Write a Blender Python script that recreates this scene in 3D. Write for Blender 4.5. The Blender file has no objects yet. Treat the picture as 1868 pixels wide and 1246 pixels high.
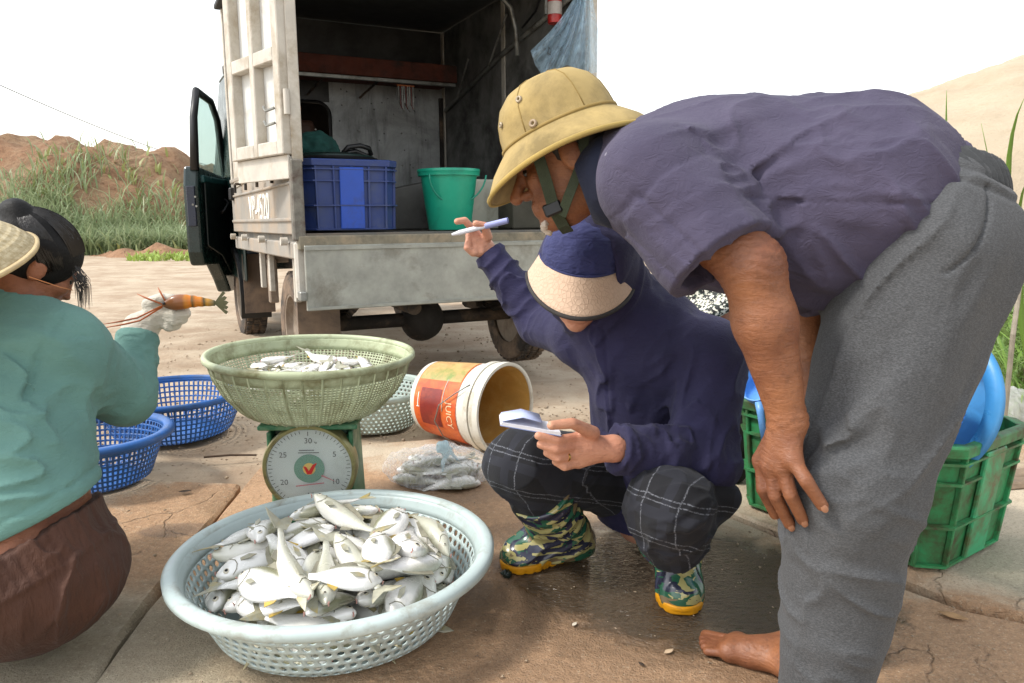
import bpy, bmesh, math, random
import numpy as np
from mathutils import Vector, Matrix, Euler, Quaternion
R = math.radians
scene = bpy.context.scene
col = scene.collection

# ---------------------------------------------------------------- camera, sky, sun, exposure
CAM_H, FPX, PITCH = 0.90, 1400.0, R(10)
cam_data = bpy.data.cameras.new('camera')
cam_data.sensor_width = 36.0
cam_data.lens = FPX / 1868 * 36
cam_data.clip_start, cam_data.clip_end = 0.05, 3000
cam = bpy.data.objects.new('camera', cam_data)
cam.location = (0, 0, CAM_H)
cam.rotation_euler = (R(90) - PITCH, 0, 0)
col.objects.link(cam)
scene.camera = cam

SUN_DIR = Vector((-0.62, -0.15, 0.77)).normalized()      # towards the sun: high, from the left
world = bpy.data.worlds.new('World')
scene.world = world
world.use_nodes = True
wn, wl = world.node_tree.nodes, world.node_tree.links
wn.clear()
w_out = wn.new('ShaderNodeOutputWorld'); w_bg = wn.new('ShaderNodeBackground')
w_sky = wn.new('ShaderNodeTexSky'); w_hs = wn.new('ShaderNodeHueSaturation')
w_sky.sky_type = 'NISHITA'; w_sky.sun_disc = False
w_sky.sun_elevation = math.asin(SUN_DIR.z)
w_sky.sun_rotation = math.atan2(SUN_DIR.x, SUN_DIR.y)
w_sky.air_density, w_sky.dust_density, w_sky.ozone_density = 1.6, 1.2, 1.0
w_hs.inputs['Saturation'].default_value = 0.22
w_bg.inputs['Strength'].default_value = 0.15
wl.new(w_sky.outputs[0], w_hs.inputs['Color']); wl.new(w_hs.outputs[0], w_bg.inputs['Color'])
wl.new(w_bg.outputs[0], w_out.inputs['Surface'])

sun_data = bpy.data.lights.new('sun', 'SUN')
sun_data.energy, sun_data.angle, sun_data.color = 1.5, R(10), (1.0, 0.95, 0.87)
sun = bpy.data.objects.new('sun', sun_data)
sun.rotation_euler = SUN_DIR.to_track_quat('Z', 'Y').to_euler()
sun.location = (-4, 2, 8)
col.objects.link(sun)

scene.view_settings.view_transform = 'Standard'
scene.view_settings.look = 'None'
scene.view_settings.exposure = 1.12
scene.view_settings.gamma = 1.0
scene.view_settings.use_curve_mapping = False

# ---------------------------------------------------------------- measuring helpers (photo pixel -> place)
def ray(x, y):
    a, b = (x - 934) / FPX, -(y - 623) / FPX
    return np.array([a, math.cos(PITCH) + b * math.sin(PITCH), -math.sin(PITCH) + b * math.cos(PITCH)])
def G(x, y, z=0.0):
    r = ray(x, y); t = (z - CAM_H) / r[2]
    return np.array([0, 0, CAM_H]) + t * r
def P(x, y, Y):
    r = ray(x, y)
    return np.array([0, 0, CAM_H]) + Y / r[1] * r
# ---------------------------------------------------------------- materials
def lin(h):
    if not isinstance(h, str): return tuple(h)
    h = h.lstrip('#'); o = []
    for i in (0, 2, 4):
        c = int(h[i:i+2], 16) / 255
        o.append(c / 12.92 if c <= .04045 else ((c + .055) / 1.055) ** 2.4)
    return tuple(o)
MATS = {}
class NT:
    def __init__(s, name):
        s.m = bpy.data.materials.new(name); s.m.use_nodes = True
        s.n, s.l = s.m.node_tree.nodes, s.m.node_tree.links
        s.b = s.n['Principled BSDF']; s.out = s.n['Material Output']
        s._tc = None
    def add(s, t, **kw):
        n = s.n.new(t)
        for k, v in kw.items(): setattr(n, k, v)
        return n
    def set(s, inp, v):
        if hasattr(v, 'is_output') or isinstance(v, bpy.types.NodeSocket): s.l.new(v, inp)
        else:
            if isinstance(v, (tuple, list)) and len(v) == 3 and inp.type == 'RGBA': v = (*v, 1)
            inp.default_value = v
    def co(s, kind='Object'):
        if s._tc is None: s._tc = s.add('ShaderNodeTexCoord')
        return s._tc.outputs[kind]
    def mapped(s, scale=(1, 1, 1), rot=(0, 0, 0), loc=(0, 0, 0), vec=None):
        n = s.add('ShaderNodeMapping'); s.set(n.inputs[0], vec or s.co())
        n.inputs['Scale'].default_value = scale; n.inputs['Rotation'].default_value = rot; n.inputs['Location'].default_value = loc
        return n.outputs[0]
    def noise(s, scale, detail=4, rough=.55, vec=None, dist=0):
        n = s.add('ShaderNodeTexNoise'); s.set(n.inputs['Vector'], vec or s.co())
        n.inputs['Scale'].default_value = scale; n.inputs['Detail'].default_value = detail
        n.inputs['Roughness'].default_value = rough; n.inputs['Distortion'].default_value = dist
        return n.outputs['Fac']
    def voro(s, scale, vec=None, feature='F1', out='Distance'):
        n = s.add('ShaderNodeTexVoronoi', feature=feature); s.set(n.inputs['Vector'], vec or s.co()); n.inputs['Scale'].default_value = scale
        return n.outputs[out]
    def ramp(s, fac, stops):
        n = s.add('ShaderNodeValToRGB'); s.set(n.inputs[0], fac); e = n.color_ramp.elements
        while len(e) < len(stops): e.new(.5)
        for el, (p, c) in zip(e, stops):
            el.position = p
            c = (c, c, c) if isinstance(c, (int, float)) else lin(c)
            el.color = (*c, 1)
        return n.outputs[0]
    def mix(s, fac, a, b, mode='MIX'):
        n = s.add('ShaderNodeMix', data_type='RGBA', blend_type=mode)
        s.set(n.inputs[0], fac); s.set(n.inputs[6], a); s.set(n.inputs[7], b)
        return n.outputs[2]
    def math(s, op, a, b=0.0, c=0.0, clamp=False):
        n = s.add('ShaderNodeMath', operation=op, use_clamp=clamp)
        s.set(n.inputs[0], a); s.set(n.inputs[1], b); s.set(n.inputs[2], c)
        return n.outputs[0]
    def sep(s, vec):
        n = s.add('ShaderNodeSeparateXYZ'); s.set(n.inputs[0], vec); return n.outputs
    def bump(s, h, strength=.3, dist=.01, normal=None):
        n = s.add('ShaderNodeBump'); s.set(n.inputs['Height'], h)
        n.inputs['Strength'].default_value = strength; n.inputs['Distance'].default_value = dist
        if normal is not None: s.set(n.inputs['Normal'], normal)
        return n.outputs[0]
    def done(s, color=None, rough=None, metal=None, normal=None, **kw):
        for k, v in (('Base Color', color), ('Roughness', rough), ('Metallic', metal), ('Normal', normal)):
            if v is not None: s.set(s.b.inputs[k], v)
        for k, v in kw.items(): s.set(s.b.inputs[k], v)
        MATS[s.m.name] = s.m
        return s.m
def mat(name, c, rough=.6, var=.2, vs=7, dirt=None, dirt_amt=.5, ds=5, bump=.15, bs=80, metal=0.0, bd=.003, **kw):
    """plain surface: base colour with blotchy variation, optional dirt in noise patches, fine relief"""
    if name in MATS: return MATS[name]
    t = NT(name); c = lin(c)
    rnd = t.add('ShaderNodeObjectInfo').outputs['Random']
    off = t.add('ShaderNodeVectorMath', operation='ADD'); t.set(off.inputs[0], t.co())
    cmb = t.add('ShaderNodeCombineXYZ')
    for i in range(3): t.set(cmb.inputs[i], t.math('MULTIPLY', rnd, 17.3 + i))
    t.set(off.inputs[1], cmb.outputs[0]); v = off.outputs[0]
    lo = tuple(x * (1 - var) for x in c); hi = tuple(min(1, x * (1 + var)) for x in c)
    colr = t.mix(t.ramp(t.noise(vs, 6, .65, v), [(.3, 0.), (.7, 1.)]), lo, hi)
    if dirt is not None:
        m = t.ramp(t.noise(ds, 8, .7, v, .3), [(.62 - .3 * dirt_amt, 0.), (.8 - .22 * dirt_amt, 1.)])
        colr = t.mix(m, colr, lin(dirt))
    rg = t.ramp(t.noise(vs * 2.3, 4, .6, v), [(.25, max(.02, rough - .12)), (.75, min(1, rough + .12))])
    return t.done(colr, rg, metal, t.bump(t.noise(bs, 5, .6, v), bump, bd), **kw)

# ---------------------------------------------------------------- objects
def wmat(o):
    return o.matrix_basis.copy() if o.parent is None else wmat(o.parent) @ o.matrix_parent_inverse @ o.matrix_basis
def link(o, parent=None):
    col.objects.link(o)
    if parent is not None:
        o.parent = parent
        o.matrix_parent_inverse = wmat(parent).inverted()
    return o
def tag(o, label=None, cat=None, group=None, kind=None):
    if label: o['label'] = label
    if cat: o['category'] = cat
    if group: o['group'] = group
    if kind: o['kind'] = kind
    return o
def empty(name, loc=(0, 0, 0), rot=(0, 0, 0)):
    o = bpy.data.objects.new(name, None); o.empty_display_size = .05
    o.location = loc; o.rotation_euler = rot
    col.objects.link(o); return o
def thing(name, label, cat, loc=(0, 0, 0), rot=(0, 0, 0), group=None):
    return tag(empty(name, loc, rot), label, cat, group)
def copy_tree(o, parent=None):
    c = o.copy(); col.objects.link(c); c.parent = parent
    if parent is not None: c.matrix_parent_inverse = o.matrix_parent_inverse.copy()
    for ch in o.children: copy_tree(ch, c)
    return c
def frame(zdir, xhint=(1, 0, 0)):
    z = np.array(zdir, float); z /= np.linalg.norm(z)
    x = np.array(xhint, float); x = x - z * (x @ z)
    if np.linalg.norm(x) < 1e-6: x = np.array([0, 1., 0]) - z * z[1]
    x /= np.linalg.norm(x)
    return np.stack([x, np.cross(z, x), z], 1)
class MB:
    """collects shapes into ONE mesh object"""
    def __init__(s): s.v, s.f = [], []
    def add(s, vs, fs):
        b = len(s.v); s.v += [tuple(map(float, q)) for q in vs]; s.f += [tuple(i + b for i in f) for f in fs]; return s
    def box(s, c, size, M=None):
        hx, hy, hz = (d / 2 for d in size)
        q = np.array([(x, y, z) for z in (-hz, hz) for y in (-hy, hy) for x in (-hx, hx)])
        if M is not None: q = q @ np.array(M).T
        return s.add(q + np.array(c), [(0, 2, 3, 1), (4, 5, 7, 6), (0, 1, 5, 4), (2, 6, 7, 3), (0, 4, 6, 2), (1, 3, 7, 5)])
    def ringstack(s, rings, close0=True, close1=True, loop=False):
        n = len(rings[0]); vs = [p for r in rings for p in r]; fs = []
        m = len(rings)
        for i in range(m if loop else m - 1):
            a, b = i * n, ((i + 1) % m) * n
            for j in range(n): fs.append((a + j, a + (j + 1) % n, b + (j + 1) % n, b + j))
        if not loop:
            if close0: fs.append(tuple(reversed(range(n))))
            if close1: fs.append(tuple((m - 1) * n + j for j in range(n)))
        return s.add(vs, fs)
    def cyl(s, a, b, r1, r2=None, n=16, caps=True):
        a, b = np.array(a, float), np.array(b, float); r2 = r1 if r2 is None else r2
        F = frame(b - a); t = np.arange(n) * 2 * np.pi / n
        c = np.stack([np.cos(t), np.sin(t), 0 * t], 1) @ F.T
        return s.ringstack([a + c * r1, b + c * r2], caps, caps)
    def tube(s, pts, r, n=8, loop=False):
        pts = [np.array(p, float) for p in pts]; m = len(pts); rings = []
        rs = r if isinstance(r, (list, tuple, np.ndarray)) else [r] * m
        up = None
        for i, p in enumerate(pts):
            d = pts[(i + 1) % m] - pts[i - 1] if loop else pts[min(i + 1, m - 1)] - pts[max(i - 1, 0)]
            F = frame(d, up if up is not None else ((0, 0, 1) if abs(d[2]) < .9 * np.linalg.norm(d) else (1, 0, 0))); up = F[:, 0]
            t = np.arange(n) * 2 * np.pi / n
            rings.append(p + rs[i] * (np.stack([np.cos(t), np.sin(t), 0 * t], 1) @ F.T))
        return s.ringstack(rings, loop=loop)
    def lathe(s, prof, n=32, closed=False, M=None, off=(0, 0, 0), caps=(False, False)):
        t = np.arange(n) * 2 * np.pi / n; rings = []
        for r, z in prof:
            q = np.stack([r * np.cos(t), r * np.sin(t), 0 * t + z], 1)
            if M is not None: q = q @ np.array(M).T
            rings.append(q + np.array(off))
        return s.ringstack(rings, caps[0], caps[1], loop=closed)
    def prism(s, poly, ext):
        poly = [np.array(p, float) for p in poly]; e = np.array(ext, float); n = len(poly)
        return s.add(poly + [p + e for p in poly],
                     [tuple(reversed(range(n))), tuple(range(n, 2 * n))] + [(i, (i + 1) % n, n + (i + 1) % n, n + i) for i in range(n)])
    def build(s, name, m, parent=None, smooth=False, bevel=0, solid=0, seg=1, autos=None):
        me = bpy.data.meshes.new(name); me.from_pydata(s.v, [], s.f); me.validate()
        bm = bmesh.new(); bm.from_mesh(me); bmesh.ops.recalc_face_normals(bm, faces=bm.faces); bm.to_mesh(me); bm.free()
        return mesh_obj(name, me, m, parent, smooth, bevel, solid, seg)
def mesh_obj(name, me, m, parent=None, smooth=False, bevel=0, solid=0, seg=1):
    o = bpy.data.objects.new(name, me)
    if m is not None: me.materials.append(m)
    if smooth:
        me.polygons.foreach_set('use_smooth', np.ones(len(me.polygons), bool))
        if smooth == 'auto': me.set_sharp_from_angle(angle=R(42))
    if solid:
        md = o.modifiers.new('solid', 'SOLIDIFY'); md.thickness = solid; md.offset = 0
    if bevel:
        md = o.modifiers.new('bevel', 'BEVEL'); md.width = bevel; md.segments = seg; md.limit_method = 'ANGLE'; md.angle_limit = R(40)
    return link(o, parent)

# ---------------------------------------------------------------- numpy noise
def _h(i, j, k):
    n = (i * 374761393 + j * 668265263 + k * 2147483647 % 1274126177 + k * 1274126177) & 0xffffffff
    n = ((n ^ (n >> 13)) * 1274126177) & 0xffffffff
    return ((n ^ (n >> 16)) & 0xffff) / 65535.0
def vnoise(p):
    p = np.asarray(p, float); i = np.floor(p).astype(np.int64); f = p - i; f = f * f * (3 - 2 * f); r = 0
    for dx in (0, 1):
        for dy in (0, 1):
            for dz in (0, 1):
                w = (f[:, 0] if dx else 1 - f[:, 0]) * (f[:, 1] if dy else 1 - f[:, 1]) * (f[:, 2] if dz else 1 - f[:, 2])
                r = r + w * _h(i[:, 0] + dx, i[:, 1] + dy, i[:, 2] + dz)
    return r * 2 - 1
def fbm(p, o=4, g=.5):
    p = np.asarray(p, float); r, a = 0, 1.
    for _ in range(o): r = r + a * vnoise(p); p = p * 2.03 + 11.7; a *= g
    return r

# ---------------------------------------------------------------- distance-field surfaces (bodies, clothes, bags)
def smin(a, b, k):
    if k <= 0: return np.minimum(a, b)
    h = np.clip(.5 + .5 * (b - a) / k, 0, 1)
    return b + (a - b) * h - k * h * (1 - h)
def smax(a, b, k): return -smin(-a, -b, k)
def rc(a, b, r1, r2=None, n=None, s=1.0):
    """tapered capsule a->b; squashed to s along direction n"""
    a, b = np.array(a, float), np.array(b, float); r2 = r1 if r2 is None else r2
    ba = b - a; L = max(ba @ ba, 1e-12)
    if n is not None: n = np.array(n, float); n /= np.linalg.norm(n)
    def f(p):
        pa = p - a; h = np.clip(pa @ ba / L, 0, 1); q = pa - h[:, None] * ba
        if n is not None: q = q + ((1 / s - 1) * (q @ n))[:, None] * n
        return (np.sqrt((q * q).sum(1)) - (r1 + (r2 - r1) * h)) * min(1, s)
    return f
def el(c, rad, M=None):
    c, rad = np.array(c, float), np.array(rad, float); M = None if M is None else np.array(M, float)
    def f(p):
        q = p - c
        if M is not None: q = q @ M
        k0 = np.sqrt(((q / rad) ** 2).sum(1)); k1 = np.sqrt(((q / rad ** 2) ** 2).sum(1)) + 1e-9
        return k0 * (k0 - 1) / k1
    return f
def chain(pts, rs, k=0.0):
    fs = [rc(pts[i], pts[i + 1], rs[i], rs[i + 1]) for i in range(len(pts) - 1)]
    def f(p):
        d = fs[0](p)
        for g in fs[1:]: d = smin(d, g(p), k)
        return d
    return f
def uni(*parts):
    """parts: f or (f, k): k = blend radius with what came before"""
    ps = [q if isinstance(q, tuple) else (q, 0.0) for q in parts]
    def F(p):
        use = ps
        if len(p) > 600 and len(ps) > 3:                       # far pieces cannot matter inside a small chunk
            lo, hi = p.min(0), p.max(0); c = (lo + hi)[None] / 2; rad = np.linalg.norm(hi - lo) / 2
            if rad < .16:
                dc = [float(g(c)[0]) for g, k in ps]; m = min(dc)
                use = [q for q, d0 in zip(ps, dc) if d0 < m + 2.3 * rad + 1.5 * q[1] + .01]
        d = None
        for g, k in use:
            e = g(p); d = e if d is None else smin(d, e, k)
        return d
    return F
def half(pt, n):
    pt, n = np.array(pt, float), np.array(n, float); n = n / np.linalg.norm(n)
    return lambda p: (p - pt) @ n
def cut(f, *hs, k=0.004):
    def F(p):
        d = f(p)
        for h in hs: d = smax(d, h(p), k)
        return d
    return F
def minus(f, g, k=0.004): return lambda p: smax(f(p), -g(p), k)
def disp(f, g, reach=.03):
    def F(p):
        d = f(p); m = np.abs(d) < reach * 2
        if m.any(): d = d.copy(); d[m] += g(p[m])
        return d
    return F
def polygonize(f, lo, hi, h, B=8, it=1, mg=1.2):
    lo, hi = np.array(lo, float), np.array(hi, float)
    nb = np.ceil((hi - lo) / (h * B)).astype(int)
    g = np.stack(np.meshgrid(*[np.arange(n) for n in nb], indexing='ij'), -1).reshape(-1, 3)
    d = f(lo + (g + .5) * B * h)
    g = g[np.abs(d) < B * h * .5 * 1.733 * mg + .006]
    o = np.stack(np.meshgrid(*[np.arange(B + 1)] * 3, indexing='ij'), -1).reshape(-1, 3)
    V = np.empty((len(g), (B + 1) ** 3), np.float32); st = max(1, 400000 // len(o))
    key = (g[:, 0] // 2 * 4096 + g[:, 1] // 2) * 4096 + g[:, 2] // 2
    g = g[np.argsort(key, kind='stable')]; key = np.sort(key)
    cuts = np.r_[0, np.nonzero(np.diff(key))[0] + 1, len(g)]
    for i, j in zip(cuts[:-1], cuts[1:]):
        q = lo + ((g[i:j] * B)[:, None, :] + o[None]) * h
        V[i:j] = f(q.reshape(-1, 3)).reshape(j - i, -1)
    V = V.reshape(-1, B + 1, B + 1, B + 1)
    cs = [(x, y, z) for x in (0, 1) for y in (0, 1) for z in (0, 1)]
    C = np.stack([V[:, x:B + x, y:B + y, z:B + z] for x, y, z in cs], -1)
    S = C < 0; act = S.any(-1) & ~S.all(-1)
    bi, ci, cj, ck = np.nonzero(act)
    val, sg = C[act], S[act]
    cell = g[bi] * B + np.stack([ci, cj, ck], 1)
    acc = np.zeros((len(cell), 3)); cnt = np.zeros(len(cell))
    ca = np.array(cs, float)
    for a in range(8):
        for b in range(a + 1, 8):
            if np.abs(ca[a] - ca[b]).sum() != 1: continue
            m = sg[:, a] != sg[:, b]
            t = val[m, a] / (val[m, a] - val[m, b])
            acc[m] += ca[a] + t[:, None] * (ca[b] - ca[a]); cnt[m] += 1
    pos = lo + (cell + acc / cnt[:, None]) * h
    N = nb * B + 2
    cid = ((cell[:, 0] + 1) * N[1] + cell[:, 1] + 1) * N[2] + cell[:, 2] + 1
    od = np.argsort(cid); cid_s = cid[od]
    stp = [N[1] * N[2], N[2], 1]; quads = []
    for ax in range(3):
        m = sg[:, 0] != sg[:, [4, 2, 1][ax]]
        b, c = stp[(ax + 1) % 3], stp[(ax + 2) % 3]
        base = cid[m]; q = np.stack([base, base - b, base - b - c, base - c], 1)
        ix = np.clip(np.searchsorted(cid_s, q), 0, len(cid_s) - 1); ok = (cid_s[ix] == q).all(1)
        q = od[ix]; inside = sg[m, 0]
        q = np.where(inside[:, None], q, q[:, ::-1]); quads.append(q[ok])
    Q = np.concatenate(quads)
    e = h * .35
    for _ in range(it):
        d = f(pos)
        gr = np.stack([f(pos + np.eye(3)[i] * e) - f(pos - np.eye(3)[i] * e) for i in range(3)], 1) / (2 * e)
        stepv = gr * (d / np.maximum((gr * gr).sum(1), .05))[:, None]
        L = np.linalg.norm(stepv, axis=1); stepv *= np.minimum(1, h * .7 / np.maximum(L, 1e-9))[:, None]
        pos = pos - stepv
    return pos, Q
def fast_mesh(name, V, Q):
    me = bpy.data.meshes.new(name)
    me.vertices.add(len(V)); me.vertices.foreach_set('co', np.asarray(V, np.float32).ravel())
    k = Q.shape[1]
    me.loops.add(Q.size); me.polygons.add(len(Q))
    me.loops.foreach_set('vertex_index', Q.astype(np.int32).ravel())
    me.polygons.foreach_set('loop_start', np.arange(0, Q.size, k, dtype=np.int32))
    me.polygons.foreach_set('use_smooth', np.ones(len(Q), bool))
    me.update(calc_edges=True); me.validate()
    return me
def sdf_obj(name, f, lo, hi, h, m, parent=None, uvf=None, it=1, B=8, mg=1.2):
    V, Q = polygonize(f, lo, hi, h, B, it, mg)
    me = fast_mesh(name, V, Q)
    if uvf is not None:
        a = me.attributes.new('cuv', 'FLOAT_VECTOR', 'POINT'); a.data.foreach_set('vector', np.asarray(uvf(V), np.float32).ravel())
    return mesh_obj(name, me, m, parent)
def bounds(pts, pad):
    p = np.array(pts); return p.min(0) - pad, p.max(0) + pad
def limb_uv(segs):
    """per-vertex (length along limb, girth) of the nearest limb segment, for woven patterns"""
    def f(V):
        best = np.full(len(V), 9e9); out = np.zeros((len(V), 3)); L0 = 0
        for a, b, r in segs:
            a, b = np.array(a, float), np.array(b, float); ba = b - a; L = np.linalg.norm(ba); F = frame(ba)
            t = np.clip((V - a) @ ba / L ** 2, 0, 1); q = V - a - t[:, None] * ba; d = np.linalg.norm(q, axis=1) - r
            ang = np.arctan2(q @ F[:, 1], q @ F[:, 0]); m = d < best
            best[m] = d[m]; out[m, 0] = ((V[m] - a) @ ba / L) + L0; out[m, 1] = ang[m] * r; L0 += L
        return out
    return f
# ================================================================ the setting
rng = np.random.default_rng(7)
random.seed(7)
def grid_mesh(name, xs, ys, zf, m, parent=None):
    X, Y = np.meshgrid(xs, ys, indexing='ij'); p = np.stack([X.ravel(), Y.ravel(), np.zeros(X.size)], 1)
    p[:, 2] = zf(p); n = len(ys)
    i, j = np.meshgrid(np.arange(len(xs) - 1), np.arange(n - 1), indexing='ij'); a = (i * n + j).ravel()
    return mesh_obj(name, fast_mesh(name, p, np.stack([a, a + n, a + n + 1, a + 1], 1)), m, parent)
def lines(lo, a, b, hi, st):
    mid = np.arange(a, b + st / 2, st); o = []
    d, x = st, b
    while x < hi: d *= 1.25; x += d; o.append(x)
    d, x, q = st, a, []
    while x > lo: d *= 1.25; x -= d; q.append(x)
    return np.array(q[::-1] + list(mid) + o)

# ---- dirt ground, one sheet to the horizon
def m_ground():
    t = NT('dirt_road'); v = t.co()
    big = t.noise(.55, 6, .6, v); mid = t.noise(2.6, 8, .65, v); fine = t.noise(38, 8, .7, v)
    c = t.mix(t.ramp(big, [(.35, 0.), (.65, 1.)]), lin('#b3a28b'), lin('#c2b29b'))
    c = t.mix(t.ramp(mid, [(.42, 0.), (.62, 1.)]), c, lin('#a08a72'))
    tr = t.noise(1.2, 8, .7, t.mapped((.25, 3.2, 1), (0, 0, R(8)), vec=v), .4)
    c = t.mix(t.ramp(tr, [(.5, 0.), (.68, .75)]), c, lin('#9a856e'))
    sp = t.voro(26, v)
    c = t.mix(t.ramp(sp, [(.05, .8), (.16, 0.)]), c, lin('#7b6a58'))
    c = t.mix(t.math('MULTIPLY', fine, .35), c, lin('#8f7b66'))
    h = t.math('ADD', t.math('MULTIPLY', mid, 1.0), t.math('MULTIPLY', fine, .35))
    h = t.math('ADD', h, t.math('MULTIPLY', tr, .8))
    return t.done(c, .93, 0, t.bump(h, .7, .035))
def ground_z(p):
    n = np.clip((p[:, 1] - 2.55 - .14 * p[:, 0]) / .5, 0, 1)          # the dirt rises a little behind the slabs
    far = np.clip(1 - np.hypot(p[:, 0], p[:, 1] - 3) / 16, 0, 1)
    z = -.055 + .045 * n + far * (.018 * fbm(p * [1.6, 1.6, 1], 3) * n + .010 * fbm(p * [5, 7, 1] + 5, 3) * n)
    rut = np.exp(-((p[:, 1] - 4.3 - .3 * p[:, 0]) / .22) ** 2) + np.exp(-((p[:, 1] - 3.55 - .2 * p[:, 0]) / .18) ** 2)
    return z - .02 * rut * far
ground = grid_mesh('ground', lines(-600, -4.6, 4.2, 600, .045), lines(-600, 2.3, 7.4, 900, .045), ground_z, m_ground())
tag(ground, kind='structure')

# ---- the landing: poured concrete slabs, stained by mud and water
def m_slab():
    t = NT('stained_concrete'); v = t.co('Object')
    x, y, z = t.sep(v)
    n1 = t.noise(1.7, 8, .65, v, .2); n2 = t.noise(6.5, 8, .7, v, .4); n3 = t.noise(55, 6, .7, v); n4 = t.noise(210, 3, .6, v)
    base = t.mix(t.ramp(n2, [(.3, 0.), (.7, 1.)]), lin('#bcac95'), lin('#d0c1a9'))
    brown = t.mix(t.ramp(n3, [(.35, 0.), (.65, 1.)]), lin('#9a7656'), lin('#bb936e'))
    grey = t.mix(t.ramp(n3, [(.3, 0.), (.7, 1.)]), lin('#857c69'), lin('#a0967f'))
    def blob(cx, cy, rx, ry, rot=0, wob=.5):
        dx, dy = t.math('SUBTRACT', x, cx), t.math('SUBTRACT', y, cy)
        c_, s_ = math.cos(rot), math.sin(rot)
        u = t.math('DIVIDE', t.math('ADD', t.math('MULTIPLY', dx, c_), t.math('MULTIPLY', dy, s_)), rx)
        w = t.math('DIVIDE', t.math('SUBTRACT', t.math('MULTIPLY', dy, c_), t.math('MULTIPLY', dx, s_)), ry)
        d = t.math('SQRT', t.math('ADD', t.math('MULTIPLY', u, u), t.math('MULTIPLY', w, w)))
        d = t.math('ADD', d, t.math('MULTIPLY', t.math('SUBTRACT', n2, .5), wob * 2))
        return t.math('SUBTRACT', 1.25, d, clamp=True)
    mud = t.math('MAXIMUM', blob(.15, 1.45, .75, .55), blob(-.55, 2.1, .8, .5))
    mud = t.math('MAXIMUM', mud, blob(.95, 1.35, .55, .32, -.3))
    mud = t.ramp(mud, [(.08, 0.), (.4, .9)])
    mud = t.math('MAXIMUM', mud, t.ramp(n1, [(.5, 0.), (.63, .75)]))
    c = t.mix(mud, base, brown)
    gm = t.ramp(blob(-.85, 1.2, .55, .5), [(.1, 0.), (.4, .8)])
    c = t.mix(t.math('MULTIPLY', gm, t.ramp(n1, [(.35, .5), (.6, 1.)])), c, grey)
    gm2 = t.ramp(blob(1.55, 1.72, .45, .22, -.25, .35), [(.1, 0.), (.3, .9)])
    c = t.mix(gm2, c, lin('#a79f8a'))
    c = t.mix(t.ramp(n4, [(.52, 0.), (.72, .5)]), c, lin('#5d4c3b'))
    c = t.mix(t.ramp(t.noise(120, 6, .8, v), [(.56, 0.), (.64, .55)]), c, lin('#d2c3aa'))
    wv = t.add('ShaderNodeVectorMath', operation='ADD'); t.set(wv.inputs[0], v); nn = t.add('ShaderNodeTexNoise'); nn.inputs['Scale'].default_value = 3.5; nn.inputs['Detail'].default_value = 6; t.set(nn.inputs['Vector'], v)
    sc_ = t.add('ShaderNodeVectorMath', operation='SCALE'); t.set(sc_.inputs[0], nn.outputs['Color']); sc_.inputs['Scale'].default_value = .35; t.set(wv.inputs[1], sc_.outputs[0])
    crack = t.ramp(t.voro(1.7, wv.outputs[0], 'DISTANCE_TO_EDGE'), [(.002, 1.), (.006, 0.)])
    crack = t.math('MULTIPLY', crack, t.ramp(n1, [(.52, 0.), (.60, 1.)]))
    c = t.mix(t.math('MULTIPLY', crack, .3), c, lin('#4a3c2f'))
    c = t.mix(t.ramp(t.voro(60, v), [(.06, .6), (.13, 0.)]), c, lin('#d8c9b0'))
    damp = t.math('MAXIMUM', t.ramp(blob(.32, 1.72, .46, .36, -.35, .55), [(.05, 0.), (.35, 1.)]), t.ramp(blob(.05, 1.2, .42, .25, .2, .6), [(.1, 0.), (.5, .7)]))
    damp = t.math('MAXIMUM', damp, t.ramp(blob(-.62, 2.12, .16, .05, .1, .5), [(.15, 0.), (.4, .8)]))
    damp = t.math('MAXIMUM', damp, t.ramp(blob(-.95, 2.05, .10, .05, .1, .5), [(.15, 0.), (.4, .8)]))
    damp = t.math('MAXIMUM', damp, t.ramp(blob(-.25, 2.35, .32, .12, 0, .4), [(.15, 0.), (.5, .7)]))
    c = t.mix(t.math('MULTIPLY', damp, .72), c, t.mix(.5, c, lin('#171310'), 'MULTIPLY'))
    wet = t.ramp(blob(.42, 1.74, .46, .30, -.40, .5), [(.16, 0.), (.40, 1.)])
    c = t.mix(t.math('MULTIPLY', wet, .85), c, lin('#3b362f'))
    rough = t.mix(damp, (.9, .9, .9), (.48, .48, .48)); rough = t.mix(wet, rough, (.04, .04, .04))
    dry = t.math('SUBTRACT', t.math('ADD', t.math('MULTIPLY', n3, .7), t.math('ADD', t.math('MULTIPLY', n4, .4), n2)), t.math('MULTIPLY', crack, .8))
    rip = t.noise(48, 3, .6, t.mapped((1, 1.6, 1), vec=v), 1.2)
    h = t.mix(wet, dry, t.math('MULTIPLY', rip, .8))
    return t.done(c, rough, 0, t.bump(h, .75, .016))
MSLAB = m_slab()
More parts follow.
